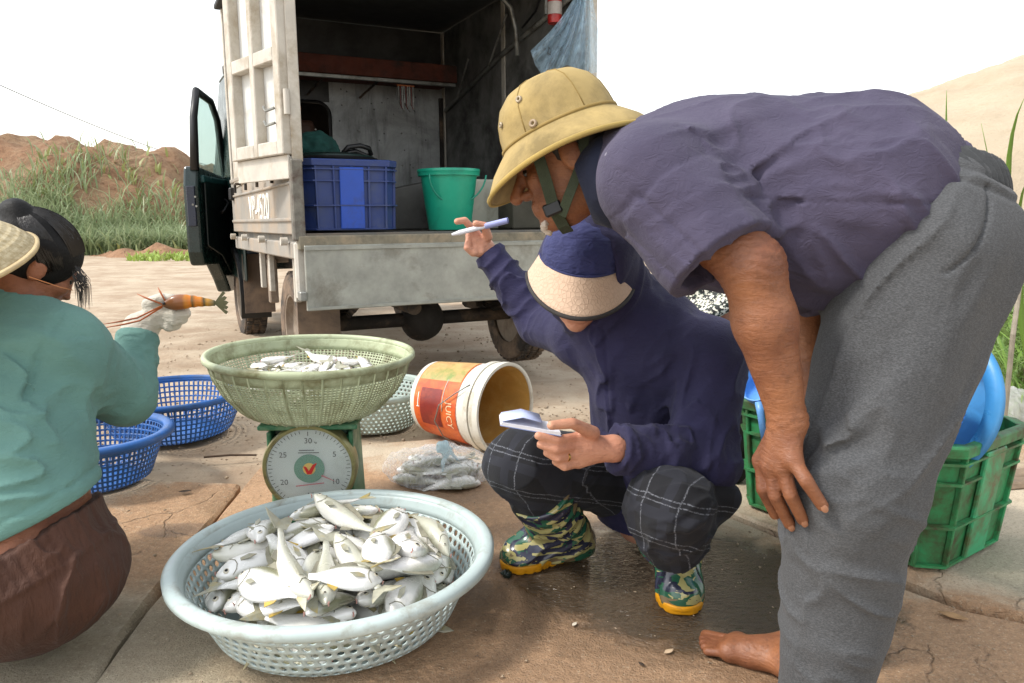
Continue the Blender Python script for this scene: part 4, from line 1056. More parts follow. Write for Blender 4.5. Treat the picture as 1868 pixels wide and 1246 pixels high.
# ================================================================ people
def skin(name, c, c2, rough=.5):
    t = NT(name); v = t.co(); n = t.noise(9, 6, .6, v); f = t.noise(160, 4, .6, v); w = t.noise(34, 5, .65, t.mapped((1, 1, 3.2), vec=v), .8)
    col_ = t.mix(t.ramp(n, [(.35, 0.), (.65, 1.)]), lin(c), lin(c2))
    col_ = t.mix(t.ramp(t.noise(55, 5, .7, v), [(.5, 0.), (.72, .5)]), col_, tuple(x_ * .55 for x_ in lin(c2)))
    h = t.math('ADD', t.math('MULTIPLY', f, .4), w)
    return t.done(col_, rough, 0, t.bump(h, .55, .005), **{'Subsurface Weight': .03, 'Subsurface Radius': (.02, .008, .004)})
SK_MAN = skin('weathered_brown_skin', '#94603f', '#71432b'); SK_W = skin('light_skin', '#c99478', '#bd8168'); SK_T = skin('tan_skin', '#9c6548', '#87523a')
def cloth(name, c, c2=None, wr=14, ws=.5, weave=900, rough=.85, stretch=(1, 1, 2.2), speck=0.0, stain=None):
    t = NT(name); v = t.co(); c = lin(c); c2 = lin(c2) if c2 else tuple(x * .75 for x in c)
    n = t.noise(4, 6, .65, v); w = t.noise(wr, 2, .4, t.mapped(stretch, vec=v), .7); fz = t.noise(weave, 2, .5, v)
    k = t.mix(t.ramp(n, [(.35, 0.), (.65, 1.)]), c, c2)
    if speck: k = t.mix(t.math('MULTIPLY', t.ramp(t.noise(260, 3, .7, t.mapped((1, 1, 2.6), vec=v)), [(.42, 0.), (.62, 1.)]), speck), k, tuple(min(1, x * 2.1) for x in c))
    if stain: k = t.mix(t.ramp(t.voro(13, v), [(.03, .7), (.055, 0.)]), k, lin(stain))
    fine = t.math('ABSOLUTE', t.math('SUBTRACT', t.noise(38, 3, .55, t.mapped(stretch, (.5, .3, .2), vec=v), 1.0), .5))
    h = t.math('ADD', t.math('SUBTRACT', w, t.math('MULTIPLY', fine, .45)), t.math('MULTIPLY', fz, .10))
    return t.done(k, rough, 0, t.bump(h, ws, .012), **{'Sheen Weight': .04})
def ortho(F, U):
    F = np.array(F, float); F /= np.linalg.norm(F); U = np.array(U, float); U -= F * (F @ U); U /= np.linalg.norm(U)
    return np.stack([np.cross(F, U), F, U], 1)           # columns: right, forward, up
def local(f, c, M, s=1.0):
    c, M = np.array(c), np.array(M)
    return lambda p: f((p - c) @ M / s) * s
def head_sdf(jaw=1.0, nose=1.0):
    E = lambda c, r: el(c, r)
    return uni(E((0, -.012, .035), (.076, .096, .088)), (E((0, .02, -.035), (.062, .072, .075)), .03),
               (E((0, .045, -.078), (.040 * jaw, .040, .034)), .035), (E((0, .078, -.098), (.018, .016, .014)), .02),
               (rc((-.03, .082, .022), (.03, .082, .022), .012), .012), (rc((0, .090, .012), (0, .108 * nose, -.028), .008, .013), .012),
               (E((.012, .098, -.032), (.010, .012, .008)), .006), (E((-.012, .098, -.032), (.010, .012, .008)), .006),
               (E((.042, .068, -.018), (.020, .018, .020)), .015), (E((-.042, .068, -.018), (.020, .018, .020)), .015),
               (rc((-.018, .090, -.060), (.018, .090, -.060), .0075), .008), (rc((-.016, .089, -.071), (.016, .089, -.071), .0085), .008),
               (el((.079, -.008, -.005), (.010, .020, .032)), .008), (el((-.079, -.008, -.005), (.010, .020, .032)), .008))
def drape(p, along, fa, fc, seed=0.0, sharp=2.0):
    """irregular cloth folds running in one direction: ridged noise stretched along it"""
    F = frame(along); q = np.stack([(p @ F[:, 2]) * fa, (p @ F[:, 0]) * fc, (p @ F[:, 1]) * fc], 1) + seed
    v = vnoise(q) + .45 * vnoise(q * 2.1 + 7.7)
    return np.clip(1 - np.abs(v) * 1.9, 0, 1) ** sharp
def fold(p, amp, c, r, along, fa, fc, seed=0.0):
    """folds of height amp fading out with distance r from c; worked out only where they matter"""
    w = gauss(p, c, r); m = w > .03; out = np.zeros(len(p))
    if m.any(): out[m] = amp * w[m] * drape(p[m], along, fa, fc, seed)
    return out
def ridge(x): return (1 - np.abs(np.sin(x))) ** 2
def gauss(p, c, r): return np.exp(-(((p - np.array(c)) ** 2).sum(1)) / r ** 2)

# ---------------------------------------------------------------- old man bending over
man = thing('person', 'barefoot man in a tan sun helmet, purple-grey shirt and grey trousers bending over', 'person', (.72, 1.35, 0))
hN, hF = P(1686, 470, 1.26), P(1665, 450, 1.48)
kN, kF = P(1552, 905, 1.21), P(1560, 880, 1.47)
aN, aF = P(1500, 1262, 1.20), P(1492, 1168, 1.42)
pel, chest = P(1562, 358, 1.37), P(1300, 350, 1.42)
shN, shF = P(1192, 330, 1.27), P(1230, 320, 1.58)
elN, wrN = P(1372, 486, 1.17), P(1437, 768, 1.165)
elF, wrF = P(1462, 560, 1.56), P(1492, 735, 1.50)
hc = P(1036, 292, 1.50); HM = ortho((-.92, .08, -.40), (-.38, .16, .92))
neck0 = P(1150, 320, 1.45)
# hand on the knee, fingers spread
fA = [P(1446, 838, 1.135), P(1470, 876, 1.108), P(1500, 922, 1.108)]
fB = [P(1428, 852, 1.150), P(1442, 902, 1.135), P(1464, 948, 1.150)]
fC = [P(1406, 850, 1.165), P(1414, 904, 1.155), P(1440, 956, 1.172)]
fD = [P(1390, 840, 1.190), P(1392, 892, 1.180), P(1414, 938, 1.195)]
fT = [P(1425, 800, 1.20), P(1452, 850, 1.24), P(1466, 890, 1.25)]
fr = [.0118, .0108, .0092]
def palm_sdf(wr, bases, r=.016, wrr=.026):
    fs = [rc(wr, b, wrr * .8, r) for b in bases]
    mid = np.mean(bases, 0)
    return uni(fs[0], *[(f, .012) for f in fs[1:]], (rc(wr, wr + (mid - wr) * .9, wrr, r * 1.05), .012))
man_hand = uni(palm_sdf(wrN, [fA[0], fB[0], fC[0], fD[0]], .0155, .027), *[(chain(f, fr), .007) for f in (fA, fB, fC, fD)], (chain(fT, [.016, .013, .011]), .010))
def fingersep(p): return man_hand(p)
fore = rc(elN + (wrN - elN) * .22, elN + (wrN - elN) * .3, .049, .047)
man_body = uni(rc(pel, chest, .13, .12), (rc(chest, neck0, .10, .06), .05), (rc(neck0, hc - HM @ [0, .02, .05], .056, .052), .03), (local(head_sdf(1.0, 1.1), hc, HM), .025),
    (rc(shN, elN, .056, .047), .03), (rc(elN, elN + (wrN - elN) * .35, .046, .046), .02), (rc(elN + (wrN - elN) * .35, wrN, .046, .028), .02), (man_hand, .012),
    (rc(shF, elF, .055, .045), .03), (rc(elF, wrF, .044, .028), .02), (rc(wrF, wrF + [-.01, 0, -.08], .03, .02), .02),
    (rc(hN, kN, .08, .06), .04), (rc(kN, aN, .055, .04), .03), (rc(hF, kF, .08, .06), .04), (rc(kF, aF, .055, .038), .03))
# feet
toeF = G(1318, 1172, .022); heelF = G(1470, 1222, .03); 
dF = (toeF - heelF) / np.linalg.norm(toeF - heelF); sF = np.array([-dF[1], dF[0], 0])
def foot(heel, d, s, ank, sgn):
    ball = heel + d * .145; fs = [rc(heel + [0, 0, .005], ball + [0, 0, -.004], .032, .024, (0, 0, 1), .85), (rc(ank, heel + d * .02 + [0, 0, .01], .036, .034), .03), (rc(ank, ball + d * -.035, .034, .020), .04), (rc(ball + s * .024, ball - s * .022, .019, .018), .02)]
    toes = [(.052, .024, .0125), (.050, .006, .010), (.044, -.010, .0095), (.036, -.024, .009), (.026, -.037, .0088)]
    for L, o, r in toes:
        b0 = ball + d * .012 + s * sgn * o * .9; fs.append((rc(b0 + [0, 0, -.003], b0 + d * L * 1.1 + [0, 0, -.010], r * .98, r * .95), .003))
    return uni(*fs)
footF = foot(heelF, dF, sF, aF, -1)
heelN = np.array([aN[0] + .09, aN[1], .03]); footN = foot(heelN, np.array([-.97, .22, 0]), np.array([-.22, -.97, 0]), aN, 1)
man_all = uni(man_body, (footF, .012), (footN, .012))
def man_wr(p):
    fw = elN - np.array([0, 0, .0]); ax = (wrN - elN) / np.linalg.norm(wrN - elN); u = (p - elN) @ ax
    w = .0022 * ridge(u * 210 + 2.0 * np.sin((p[:, 0]) * 60)) * np.exp(-((u + .005) / .035) ** 2)
    u2 = u - np.linalg.norm(wrN - elN); w = w + .0018 * ridge(u2 * 240 + 1.5 * np.sin(p[:, 0] * 90)) * np.exp(-((u2 + .005) / .022) ** 2)
    kn = 0
    for f in (fA, fB, fC, fD): kn = kn + .0016 * gauss(p, f[1], .010) + .0022 * gauss(p, f[0], .012)
    return w - kn - .002 * np.maximum(0, np.sin(u * 30 + 3 * p[:, 0] * 20)) * gauss(p, elN + ax * .12, .06)
lo, hi = bounds([hc, wrN, wrF, hN, hF, kN, aN, toeF, heelN, pel, chest], .22); lo[2] = -.01
sdf_obj('body', disp(man_all, man_wr), lo, hi, .0046, SK_MAN, man)
for f, d in ((fA, 0), (fB, 0), (fC, 0)):
    t_ = (f[2] - f[1]) / np.linalg.norm(f[2] - f[1]); nn = np.array([-.25, -.95, .2]); nn -= t_ * (nn @ t_); nn /= np.linalg.norm(nn)
    Fm = np.stack([t_, np.cross(nn, t_), nn], 1)
    MB().lathe([(.0002, .0012), (.004, .0010), (.0062, .0)], 14, M=Fm @ np.diag([1.15, .85, 1]), off=f[2] + nn * .0086 + t_ * .002).build('fingernail', mat('nail_pink', '#96684e', .35, .1), man, smooth=True)
# shirt
hemc = P(1630, 400, 1.37); hemn = np.array([.80, 0, -.60])
hem_n = P(1505, 548, 1.37) - P(1748, 255, 1.37); hem_n = np.array([-hem_n[2], 0, hem_n[0]]); hem_n = hem_n / np.linalg.norm(hem_n)
if hem_n[0] < 0: hem_n = -hem_n
torso = uni(rc(pel, chest, .160, .160, (0, 1, 0), 1.08), (el(P(1480, 420, 1.37), (.17, .155, .135)), .08), (rc(chest, neck0, .150, .095), .06),
            (rc(shN, shF, .086, .086), .07), (rc(P(1675, 395, 1.37), pel, .122, .158, (0, 1, 0), 1.2), .05))
slvE = P(1309, 474, 1.19); slvd = (slvE - shN) / np.linalg.norm(slvE - shN)
slv = cut(uni(rc(shN, slvE + slvd * .05, .084, .086)), half(slvE, slvd))
slvF = rc(shF, shF + (elF - shF) * .55, .092, .078)
def shirt_folds(p):
    x, y, z = p.T
    big = fold(p, .017, P(1620, 430, 1.25), .19, (.62, .1, -.75), 2.2, 15, 1.0) + fold(p, .013, P(1340, 330, 1.25), .15, (.85, .1, .35), 2.2, 15, 5.0)
    big = big + fold(p, .007, P(1480, 260, 1.3), .26, (.35, .2, -.9), 2.0, 11, 9.0) + fold(p, .012, P(1440, 470, 1.25), .16, (.9, 0, -.25), 2.0, 14, 3.0) + fold(p, .007, slvE, .11, slvd, 3, 20, 2.0)
    e = gauss(p, slvE, .11)
    hd = (p - P(1630, 400, 1.37)) @ hem_n; f = -.004 * np.exp(-((hd + .012) / .010) ** 2) + .003 * np.exp(-((hd + .026) / .004) ** 2)
    sd = (p - slvE) @ slvd; f = f + .0022 * np.exp(-((sd + .028) / .0025) ** 2) * e
    arm = np.linalg.norm(p - shN, axis=1); sm = gauss(p, P(1150, 330, 1.2), .2)
    f = f + .004 * sm * np.exp(-((arm - .098) / .0035) ** 2)            # shoulder seam
    f = f + .003 * np.exp(-((z - P(1400, 362, 1.2)[2] - .008 * np.sin(x * 8)) / .003) ** 2) * (y < 1.4) * (x > .35) * (x < .75)
    if (y < 1.3).any():                                                # stitched sleeve pocket
        q = np.array([P(a_, b_, 1.18)[[0, 2]] for a_, b_ in ((1164, 353), (1263, 459), (1229, 509), (1128, 399))]); pt = p[:, [0, 2]]; dm = np.full(len(p), 9.)
        for i in range(4):
            a_, b_ = q[i], q[(i + 1) % 4]; ba = b_ - a_; h_ = np.clip((pt - a_) @ ba / (ba @ ba), 0, 1); dm = np.minimum(dm, np.linalg.norm(pt - a_ - h_[:, None] * ba, axis=1))
        f = f + .0035 * np.exp(-(dm / .0035) ** 2) * (y < 1.30)
    return f - big + .003 * fbm(p * 9, 2)
shirt = cut(torso, half(P(1630, 402, 1.37), hem_n))
shirt = uni(minus(shirt, rc(neck0 + (neck0 - chest) * .1, neck0 + (neck0 - chest) * 2, .070, .075)), (minus(slv, rc(shN + slvd * .12, slvE + slvd * .08, .062, .080)), .035), (slvF, .03))
lo, hi = bounds([pel, chest, shN, shF, neck0, P(1720, 330, 1.37), slvE], .22)
M_SHIRT = cloth('faded_purple_shirt', '#474156', '#39344a', 8, .7, 900, .9, (1, 1, 1.6), 0, '#8a8692')
sh_o = sdf_obj('shirt', disp(shirt, shirt_folds), lo, hi, .0052, M_SHIRT, man)
# sleeve patch pocket
sp = lambda a, b, Y: P(a, b, Y)
# dark collar of an inner shirt
col_f = minus(rc(P(1120, 330, 1.44), P(1075, 335, 1.475), .088, .072), rc(P(1135, 330, 1.43), P(1050, 335, 1.49), .072, .060))
sdf_obj('collar', cut(col_f, half(P(1095, 330, 1.46), (-1, 0, 0.0)) if False else half(P(1060, 340, 1.48), (-.92, .1, -.35))), *bounds([P(1120, 330, 1.44), P(1075, 335, 1.475)], .14), .004, cloth('navy_collar', '#141b33', None, 20, .3), man)
# trousers
glN, glF = P(1704, 462, 1.29), P(1700, 458, 1.46)
tr = uni(rc(P(1696, 384, 1.30), P(1690, 384, 1.45), .110), (rc(glN, glF, .114, .114), .05), (rc(hN, kN, .120, .100), .06), (rc(kN, aN, .106, .072), .03), (rc(hF, kF, .125, .100), .05), (rc(kF, aF + [0, 0, .03], .102, .068), .03),
         (rc(P(1640, 520, 1.3), P(1600, 660, 1.26), .095, .080), .05))
wb_n = np.array([.30, 0, .954])
wb_p = P(1765, 318, 1.37)
def tr_folds(p):
    x, y, z = p.T
    g = fold(p, .016, P(1570, 640, 1.2), .26, (.55, 0, .83), 1.6, 13, 2.0) + fold(p, .014, P(1490, 810, 1.15), .11, (.85, 0, .4), 2.5, 20, 4.0)
    g = g + fold(p, .010, P(1540, 1050, 1.15), .20, (.9, .1, -.35), 2.5, 15, 13.0) + fold(p, .009, P(1740, 600, 1.2), .22, (.35, 0, .92), 1.8, 11, 8.0)
    wb = (p - wb_p) @ wb_n
    f = .005 * np.exp(-((wb + .050) / .006) ** 2) + .0035 * np.exp(-((wb + .028) / .005) ** 2) - .002 * np.exp(-((wb + .010) / .008) ** 2)
    rad = np.hypot(x - P(1590, 300, 1.15)[0], z - P(1590, 300, 1.15)[2])
    f = f + .006 * np.exp(-((rad - .197) / .0035) ** 2) * (y < 1.28) * (z < P(1780, 335, 1.2)[2]) * (z > P(1690, 500, 1.15)[2])
    return f - g + .003 * fbm(p * 8, 2)
trs = cut(tr, half(wb_p, wb_n), half((0, 0, .045), (0, 0, -1)))
lo, hi = bounds([hN, hF, kN, kF, aN, aF, P(1790, 260, 1.37), glN, glF], .2); lo[2] = .02
M_GREY = cloth('heather_grey_jersey', '#424345', '#38393b', 7, .5, 800, .95, (1, 1, 1), .55)
sdf_obj('trousers', disp(trs, tr_folds), lo, hi, .0052, M_GREY, man)
# folded waistband above
wb = cut(rc(P(1712, 362, 1.30), P(1707, 362, 1.45), .103), half(wb_p + np.array([0, 0, .012]), wb_n), half(wb_p + np.array([0, 0, -.035]), -wb_n))
sdf_obj('waistband', disp(wb, lambda p: .0018 * np.sin(p[:, 1] * 340 + p[:, 0] * 340)), *bounds([P(1712, 357, 1.29), P(1707, 357, 1.46)], .16), .004, cloth('dark_grey_rib', '#37393b', None, 30, .3), man)
# helmet, chin strap, hair, beard (on the head's own axes)
def HL(x, y, z): return hc + HM @ np.array([x, y, z])
hel = empty('helmet_axes'); bpy.data.objects.remove(hel)
def hat_prof(a):      # oval: longer front to back
    return 1.0
def oval(prof, fx, fy, n=72, zf=None):
    rings = []
    for r, z in prof:
        t = np.arange(n) * 2 * np.pi / n; q = np.stack([.97 * r * fx * np.cos(t), .97 * r * fy * np.sin(t), np.full(n, z)], 1)
        if zf is not None: q[:, 2] += zf(t, r)
        rings.append(hc + (q + HC) @ HM.T)
    return rings
HC = np.array([0, -.006, .002])
M_HAT = mat('khaki_canvas', '#a08a58', .85, .14, 6, '#77663f', .6, 7, .25, 300, 0, .002)
droop = lambda t, r: -.022 * np.clip((r - .105) / .07, 0, 1) * (np.sin(t) ** 2) * 1.0
helmet = MB()
helmet.ringstack(oval([(.006, .162), (.040, .159), (.068, .149), (.088, .131), (.100, .108), (.106, .083), (.109, .060), (.112, .052), (.125, .044), (.145, .030), (.163, .010), (.168, .002), (.166, -.003), (.160, -.001), (.142, .020), (.122, .036), (.104, .045), (.100, .080), (.088, .115), (.05, .142), (.006, .148)], .92, 1.08, zf=droop), True, True)
hel_o = helmet.build('sun_helmet', M_HAT, man, smooth=True)
MB().ringstack(oval([(.1075, .052), (.1125, .053), (.1125, .058), (.1075, .060)], .92, 1.08), loop=True).build('hat_band', mat('khaki_seam', '#8b7440', .85, .1), hel_o, smooth=True)
MB().ringstack(oval([(.164, -.004), (.1705, -.003), (.1715, .004), (.166, .007)], .92, 1.08, zf=droop), loop=True).build('brim_edge', mat('khaki_edge', '#a0884a', .85, .15), hel_o, smooth=True)
MB().ringstack(oval([(.006, .1645), (.011, .1645), (.012, .160), (.006, .158)], 1, 1)).build('top_button', mat('khaki_edge', '#a0884a'), hel_o, smooth=True)
def on_crown(t, r, z, m, nm, rad):
    c = HC + np.array([.97 * r * .92 * math.cos(t), .97 * r * 1.08 * math.sin(t), z]); n_ = np.array([math.cos(t), math.sin(t), .35]); Fm = frame(HM @ n_)
    MB().lathe([(rad * .35, .0005), (rad * .5, .003), (rad, .003), (rad * 1.1, 0)], 20, M=Fm, off=hc + HM @ c).build(nm, m, hel_o, smooth=True)
# seams over the crown
for t in (R(-150), R(-95), R(-35), R(30), R(90), R(150)):
    pts = [hc + HM @ (HC + np.array([.97 * r * .92 * math.cos(t), .97 * r * 1.08 * math.sin(t), z + .0004])) for r, z in [(.010, .162), (.040, .159), (.068, .149), (.088, .131), (.100, .108), (.106, .083), (.109, .060)]]
    MB().tube(pts, .0012, 5).build('crown_seam', mat('khaki_seam', '#8b7440'), hel_o, smooth=True)
NEAR = 180 + 0
on_crown(R(152), .094, .121, mat('eyelet_grey', '#978871', .45, .1, metal=.3), 'eyelet', .0062)
on_crown(R(160), .109, .066, mat('eyelet_brown', '#857158', .5, .2), 'stud', .0075)
on_crown(R(118), .103, .100, mat('eyelet_grey', '#978871'), 'eyelet', .005)
# hair fringe round back and sides
hair = cut(minus(el((0, -.014, .03), (.081, .101, .095)), el((0, .055, -.02), (.075, .08, .11))), half((0, 0, -.055), (0, 0, -1)), half((0, 0, .045), (0, 0, 1)), half((0, .02, 0), (0, 1, 0)))
sdf_obj('hair', disp(local(hair, hc, HM), lambda p: .002 * fbm(p * 90, 2)), *bounds([hc], .15), .0045, mat('grey_black_hair', '#2e2926', .7, .4, 60, bump=.5, bs=300), man)
beard = uni(el((0, .086, -.104), (.012, .010, .014)), (rc((-.02, .085, -.098), (.02, .085, -.098), .008), .01))
sdf_obj('beard', disp(local(beard, hc, HM), lambda p: .003 * fbm(p * 160, 2)), *bounds([HL(0, .085, -.1)], .05), .003, mat('white_stubble', '#b9aca0', .8, .2, 60, bump=.5, bs=400), man)
M_STRAP = mat('olive_webbing', '#333c2a', .8, .25, 30, bump=.4, bs=500)
def ribbon(pts, w, th, up):
    mb = MB(); rings = []
    pts = [np.array(q) for q in pts]
    for i, p in enumerate(pts):
        d = pts[min(i + 1, len(pts) - 1)] - pts[max(i - 1, 0)]; d /= np.linalg.norm(d); u = np.array(up[i] if isinstance(up, list) else up, float); u -= d * (d @ u); u /= np.linalg.norm(u); n_ = np.cross(d, u)
        rings.append([p + u * w + n_ * th, p - u * w + n_ * th, p - u * w - n_ * th, p + u * w - n_ * th])
    return mb.ringstack(rings)
for s in (-1, 1):
    pts = [HL(s * .094, .045, .03), HL(s * .088, .048, .0), HL(s * .078, .052, -.04), HL(s * .062, .058, -.085), HL(s * .035, .055, -.116), HL(0, .052, -.126)]
    o = ribbon(pts, .011, .0016, HM @ np.array([0, 1, .15])).build('chin_strap', M_STRAP, man, bevel=.0006)
    ribbon([HL(s * .080, -.052, .03), HL(s * .084, -.02, -.03), HL(s * .074, .025, -.075), HL(s * .06, .050, -.10)], .009, .0015, HM @ np.array([0, .6, .8])).build('side_strap', M_STRAP, o)
MB().box(HL(-.064, .06, -.082), (.010, .034, .024), HM).build('buckle', M_BLACKP, man, bevel=.003)
for s in (-1, 1): MB().lathe([(.0003, .0085), (.006, .006), (.0085, 0)], 12, M=frame(HM @ np.array([s * .25, 1, 0])), off=HL(s * .031, .080, .004)).build('eye', mat('eye_dark', '#221a16', .2), man, smooth=True)
# ---------------------------------------------------------------- woman squatting with notepad
wom = thing('person', 'squatting person in navy hooded jacket, sun visor and camouflage boots writing on a notepad', 'person', (.3, 1.75, 0))
w_hip = P(1195, 935, 1.97); w_ch = P(1180, 640, 1.85)
w_shR, w_elR, w_wrR = P(1062, 612, 1.93), P(985, 588, 2.10), P(884, 452, 2.14)
w_shL, w_elL, w_wrL = P(1296, 650, 1.75), P(1288, 838, 1.64), P(1118, 818, 1.545)
w_hR, w_hL = P(1140, 868, 2.0), P(1248, 880, 1.95)
w_kR, w_kL = P(955, 845, 1.72), P(1222, 925, 1.53)
w_aR, w_aL = P(1040, 985, 1.885), P(1236, 1050, 1.72)
whc = P(1060, 500, 1.77); WM = ortho((-.12, -.90, -.40), (.06, -.22, .95))
def WL(x, y, z): return whc + WM @ np.array([x, y, z])
# left hand round the pad: fingers under, thumb on top
wi = [P(1058, 797, 1.520), P(1016, 803, 1.485), P(982, 795, 1.475)]
wm_ = [P(1054, 813, 1.515), P(1014, 820, 1.480), P(986, 811, 1.480)]
wr_ = [P(1052, 829, 1.515), P(1018, 836, 1.485), P(998, 826, 1.485)]
wp_ = [P(1056, 843, 1.520), P(1030, 851, 1.495), P(1014, 842, 1.495)]
wt_ = [P(1082, 790, 1.515), P(1044, 772, 1.478), P(1006, 776, 1.462)]
w_handL = uni(palm_sdf(w_wrL, [wi[0], wm_[0], wr_[0], wp_[0]], .0135, .025), *[(chain(f, [.0105, .0095, .0082]), .006) for f in (wi, wm_, wr_, wp_)], (chain(wt_, [.0145, .011, .0092]), .010))
# right hand raised, pen between fingers
ri = [P(862, 418, 2.125), P(848, 402, 2.105), P(834, 404, 2.09)]
rm = [P(858, 430, 2.120), P(852, 452, 2.095), P(862, 462, 2.10)]
rr_ = [P(868, 440, 2.118), P(866, 461, 2.10), P(874, 464, 2.11)]
rp = [P(878, 444, 2.120), P(878, 460, 2.105), P(884, 460, 2.115)]
rt = [P(890, 432, 2.118), P(884, 412, 2.098), P(868, 408, 2.09)]
w_handR = uni(palm_sdf(w_wrR, [ri[0], rm[0], rr_[0], rp[0]], .013, .023), *[(chain(f, [.0105, .0095, .0085]), .006) for f in (ri, rm, rr_, rp)], (chain(rt, [.013, .0105, .009]), .009))
wbody = uni(rc(w_hip, w_ch, .11, .11), (rc(w_ch, whc - WM @ [0, .02, .06], .07, .048), .04), (local(head_sdf(.92, .92), whc, WM, .96), .02),
    (rc(w_shR, w_elR, .045, .038), .03), (rc(w_elR, w_wrR, .038, .025), .02), (w_handR, .010), (rc(w_shL, w_elL, .045, .038), .03), (rc(w_elL, w_wrL, .038, .025), .02), (w_handL, .010),
    (rc(w_hR, w_kR, .07, .05), .03), (rc(w_kR, w_aR, .05, .035), .02), (rc(w_hL, w_kL, .07, .05), .03), (rc(w_kL, w_aL, .05, .035), .02))
lo, hi = bounds([w_hip, w_ch, w_wrR, w_wrL, whc, w_kR, w_kL, w_aR, w_aL, ri[2], wi[2]], .14); lo[2] = .02
sdf_obj('body', wbody, lo, hi, .0044, SK_W, wom)
# jacket with sleeves and hood
M_NAVY = cloth('navy_jacket', '#232046', '#1a1838', 9, .6, 900, .85, (1, 1, 2.0))
cufR = w_wrR + (w_elR - w_wrR) * .06; cufL = w_wrL + (w_elL - w_wrL) * .03
hoodc = whc + WM @ np.array([0, -.022, .02])
hood = uni(el(hoodc + [.02, .01, 0], (.116, .120, .134), WM), (rc(hoodc - WM @ [0, .03, .06], w_ch + [0, 0, .05], .095, .12), .05))
hood = minus(hood, uni(rc(WL(0, .03, -.035), WL(0, .26, -.045), .068, .085), (rc(WL(0, .05, .04), WL(0, .26, .03), .080, .1), .02)), .01)
jk = uni(rc(w_hip + [0, 0, .03], w_ch, .165, .150, (-.45, -.85, 0), .86), (rc(w_shR, w_shL, .078, .080), .06), (rc(w_ch, whc - WM @ [0, .05, .07], .11, .08), .05),
         (rc(w_shR, w_elR, .074, .062), .03), (rc(w_elR, cufR, .060, .040), .02), (rc(w_shL, w_elL, .080, .068), .04), (rc(w_elL, cufL, .066, .046), .03), (hood, .02))
jk = minus(cut(jk, half(cufR, w_wrR - w_elR), half(cufL, (w_wrL - w_elL))) if False else jk, uni(rc(cufR + (w_wrR - w_elR) * .0, w_wrR + (w_wrR - w_elR) * .3, .033, .036), rc(cufL, w_wrL + (w_wrL - w_elL) * .25, .036, .042)), .004)
def jk_folds(p):
    x, y, z = p.T
    d = (w_wrL - w_elL) / np.linalg.norm(w_wrL - w_elL); d2 = (w_wrR - w_elR) / np.linalg.norm(w_wrR - w_elR)
    g = fold(p, .016, (w_elL + w_wrL) / 2 + d * .02, .11, (.25, .2, .95), 3, 24, 1.0)
    g = g + fold(p, .014, w_elL, .10, (.7, 0, .7), 3, 17, 3.0)
    g = g + fold(p, .012, (w_elR + w_wrR) / 2, .13, (.7, 0, .7), 2.5, 20, 5.0)
    g = g + fold(p, .014, P(1150, 720, 1.72), .18, (.25, 0, .95), 1.6, 14, 7.0)
    g = g + fold(p, .013, P(1270, 700, 1.66), .13, (.6, 0, .75), 2, 15, 9.0)
    g = g + fold(p, .010, hoodc + [.05, 0, -.05], .16, (.5, 0, .8), 2.5, 18, 11.0)
    zx = x - (P(1115, 700, 1.7)[0] - .10 * (z - P(1115, 700, 1.7)[2])); zf = .004 * np.exp(-(zx / .004) ** 2) * (y < 1.80) * (z < .62) * (z > .3)
    for c, dd in ((cufR, d2), (cufL, d)):
        v = (p - c) @ dd; zf = zf - .003 * np.exp(-((v + .012) / .012) ** 2) * gauss(p, c, .07)
    return -g + zf + .003 * fbm(p * 10, 2)
cut_cuffs = cut(jk, half(cufR, w_wrR - w_elR)) if False else jk
def jk_cut(p):
    d = disp(jk, jk_folds)(p)
    for c, e, w in ((cufR, w_elR, w_wrR), (cufL, w_elL, w_wrL)):
        n_ = (w - e) / np.linalg.norm(w - e); hp = (p - c) @ n_; near = np.linalg.norm(p - c, axis=1)
        d = np.where(near < .11, np.maximum(d, hp), d)
    return d
lo, hi = bounds([w_hip, w_ch, w_elR, w_wrR, w_elL, w_wrL, whc, w_shR, w_shL], .2); lo[2] = max(lo[2], .06)
sdf_obj('jacket', jk_cut, lo, hi, .0052, M_NAVY, wom)
# cap with visor brim
M_DENIM = cloth('blue_cap_cloth', '#2c3162', '#232752', 40, .5, 700, .85)
cap = cut(minus(el((0, -.004, .035), (.096, .112, .106)), el((0, -.01, .03), (.088, .103, .098))), half((0, 0, .046), (0, -.12, -1)), half((0, -.035, 0), (0, -1, 0)))
sdf_obj('cap', disp(local(cap, whc, WM), lambda p: .002 * fbm(p * 40, 2)), *bounds([whc], .17), .004, M_DENIM, wom)
V, F = [], []; na, nr = 40, 8
for i in range(na + 1):
    a = R(-88) + R(176) * i / na
    for k in range(nr + 1):
        u = k / nr; ri_x, ri_y = .097, .113; ro_x, ro_y = .124, .172
        rx, ry = ri_x + (ro_x - ri_x) * u, ri_y + (ro_y - ri_y) * u
        edge = math.cos(a) ** .5 if math.cos(a) > 0 else 0
        q = np.array([rx * math.sin(a), ry * math.cos(a) * (.35 + .65 * edge) + (0.0), .056 - .070 * u * (.75 + .25 * math.cos(a)) - .012 * math.sin(a) ** 2])
        V.append(WL(*q))
        if i and k: j = i * (nr + 1) + k; F.append((j - nr - 2, j - 1, j, j - nr - 1))
def m_visor():
    t = NT('beige_lace_visor'); v = t.co(); vo = t.voro(95, v, 'DISTANCE_TO_EDGE'); n = t.noise(120, 4, .6, v)
    c = t.mix(t.ramp(vo, [(.02, 0.), (.10, 1.)]), lin('#bfa38c'), lin('#c6aa93'))
    return t.done(c, .85, 0, t.bump(t.math('ADD', t.ramp(vo, [(0, 1.), (.12, 0.)]), t.math('MULTIPLY', n, .4)), .4, .003))
vis = MB().add(V, F).build('visor', m_visor(), wom, smooth=True, solid=.003)
rim = [V[i * (nr + 1) + nr] for i in range(na + 1)]
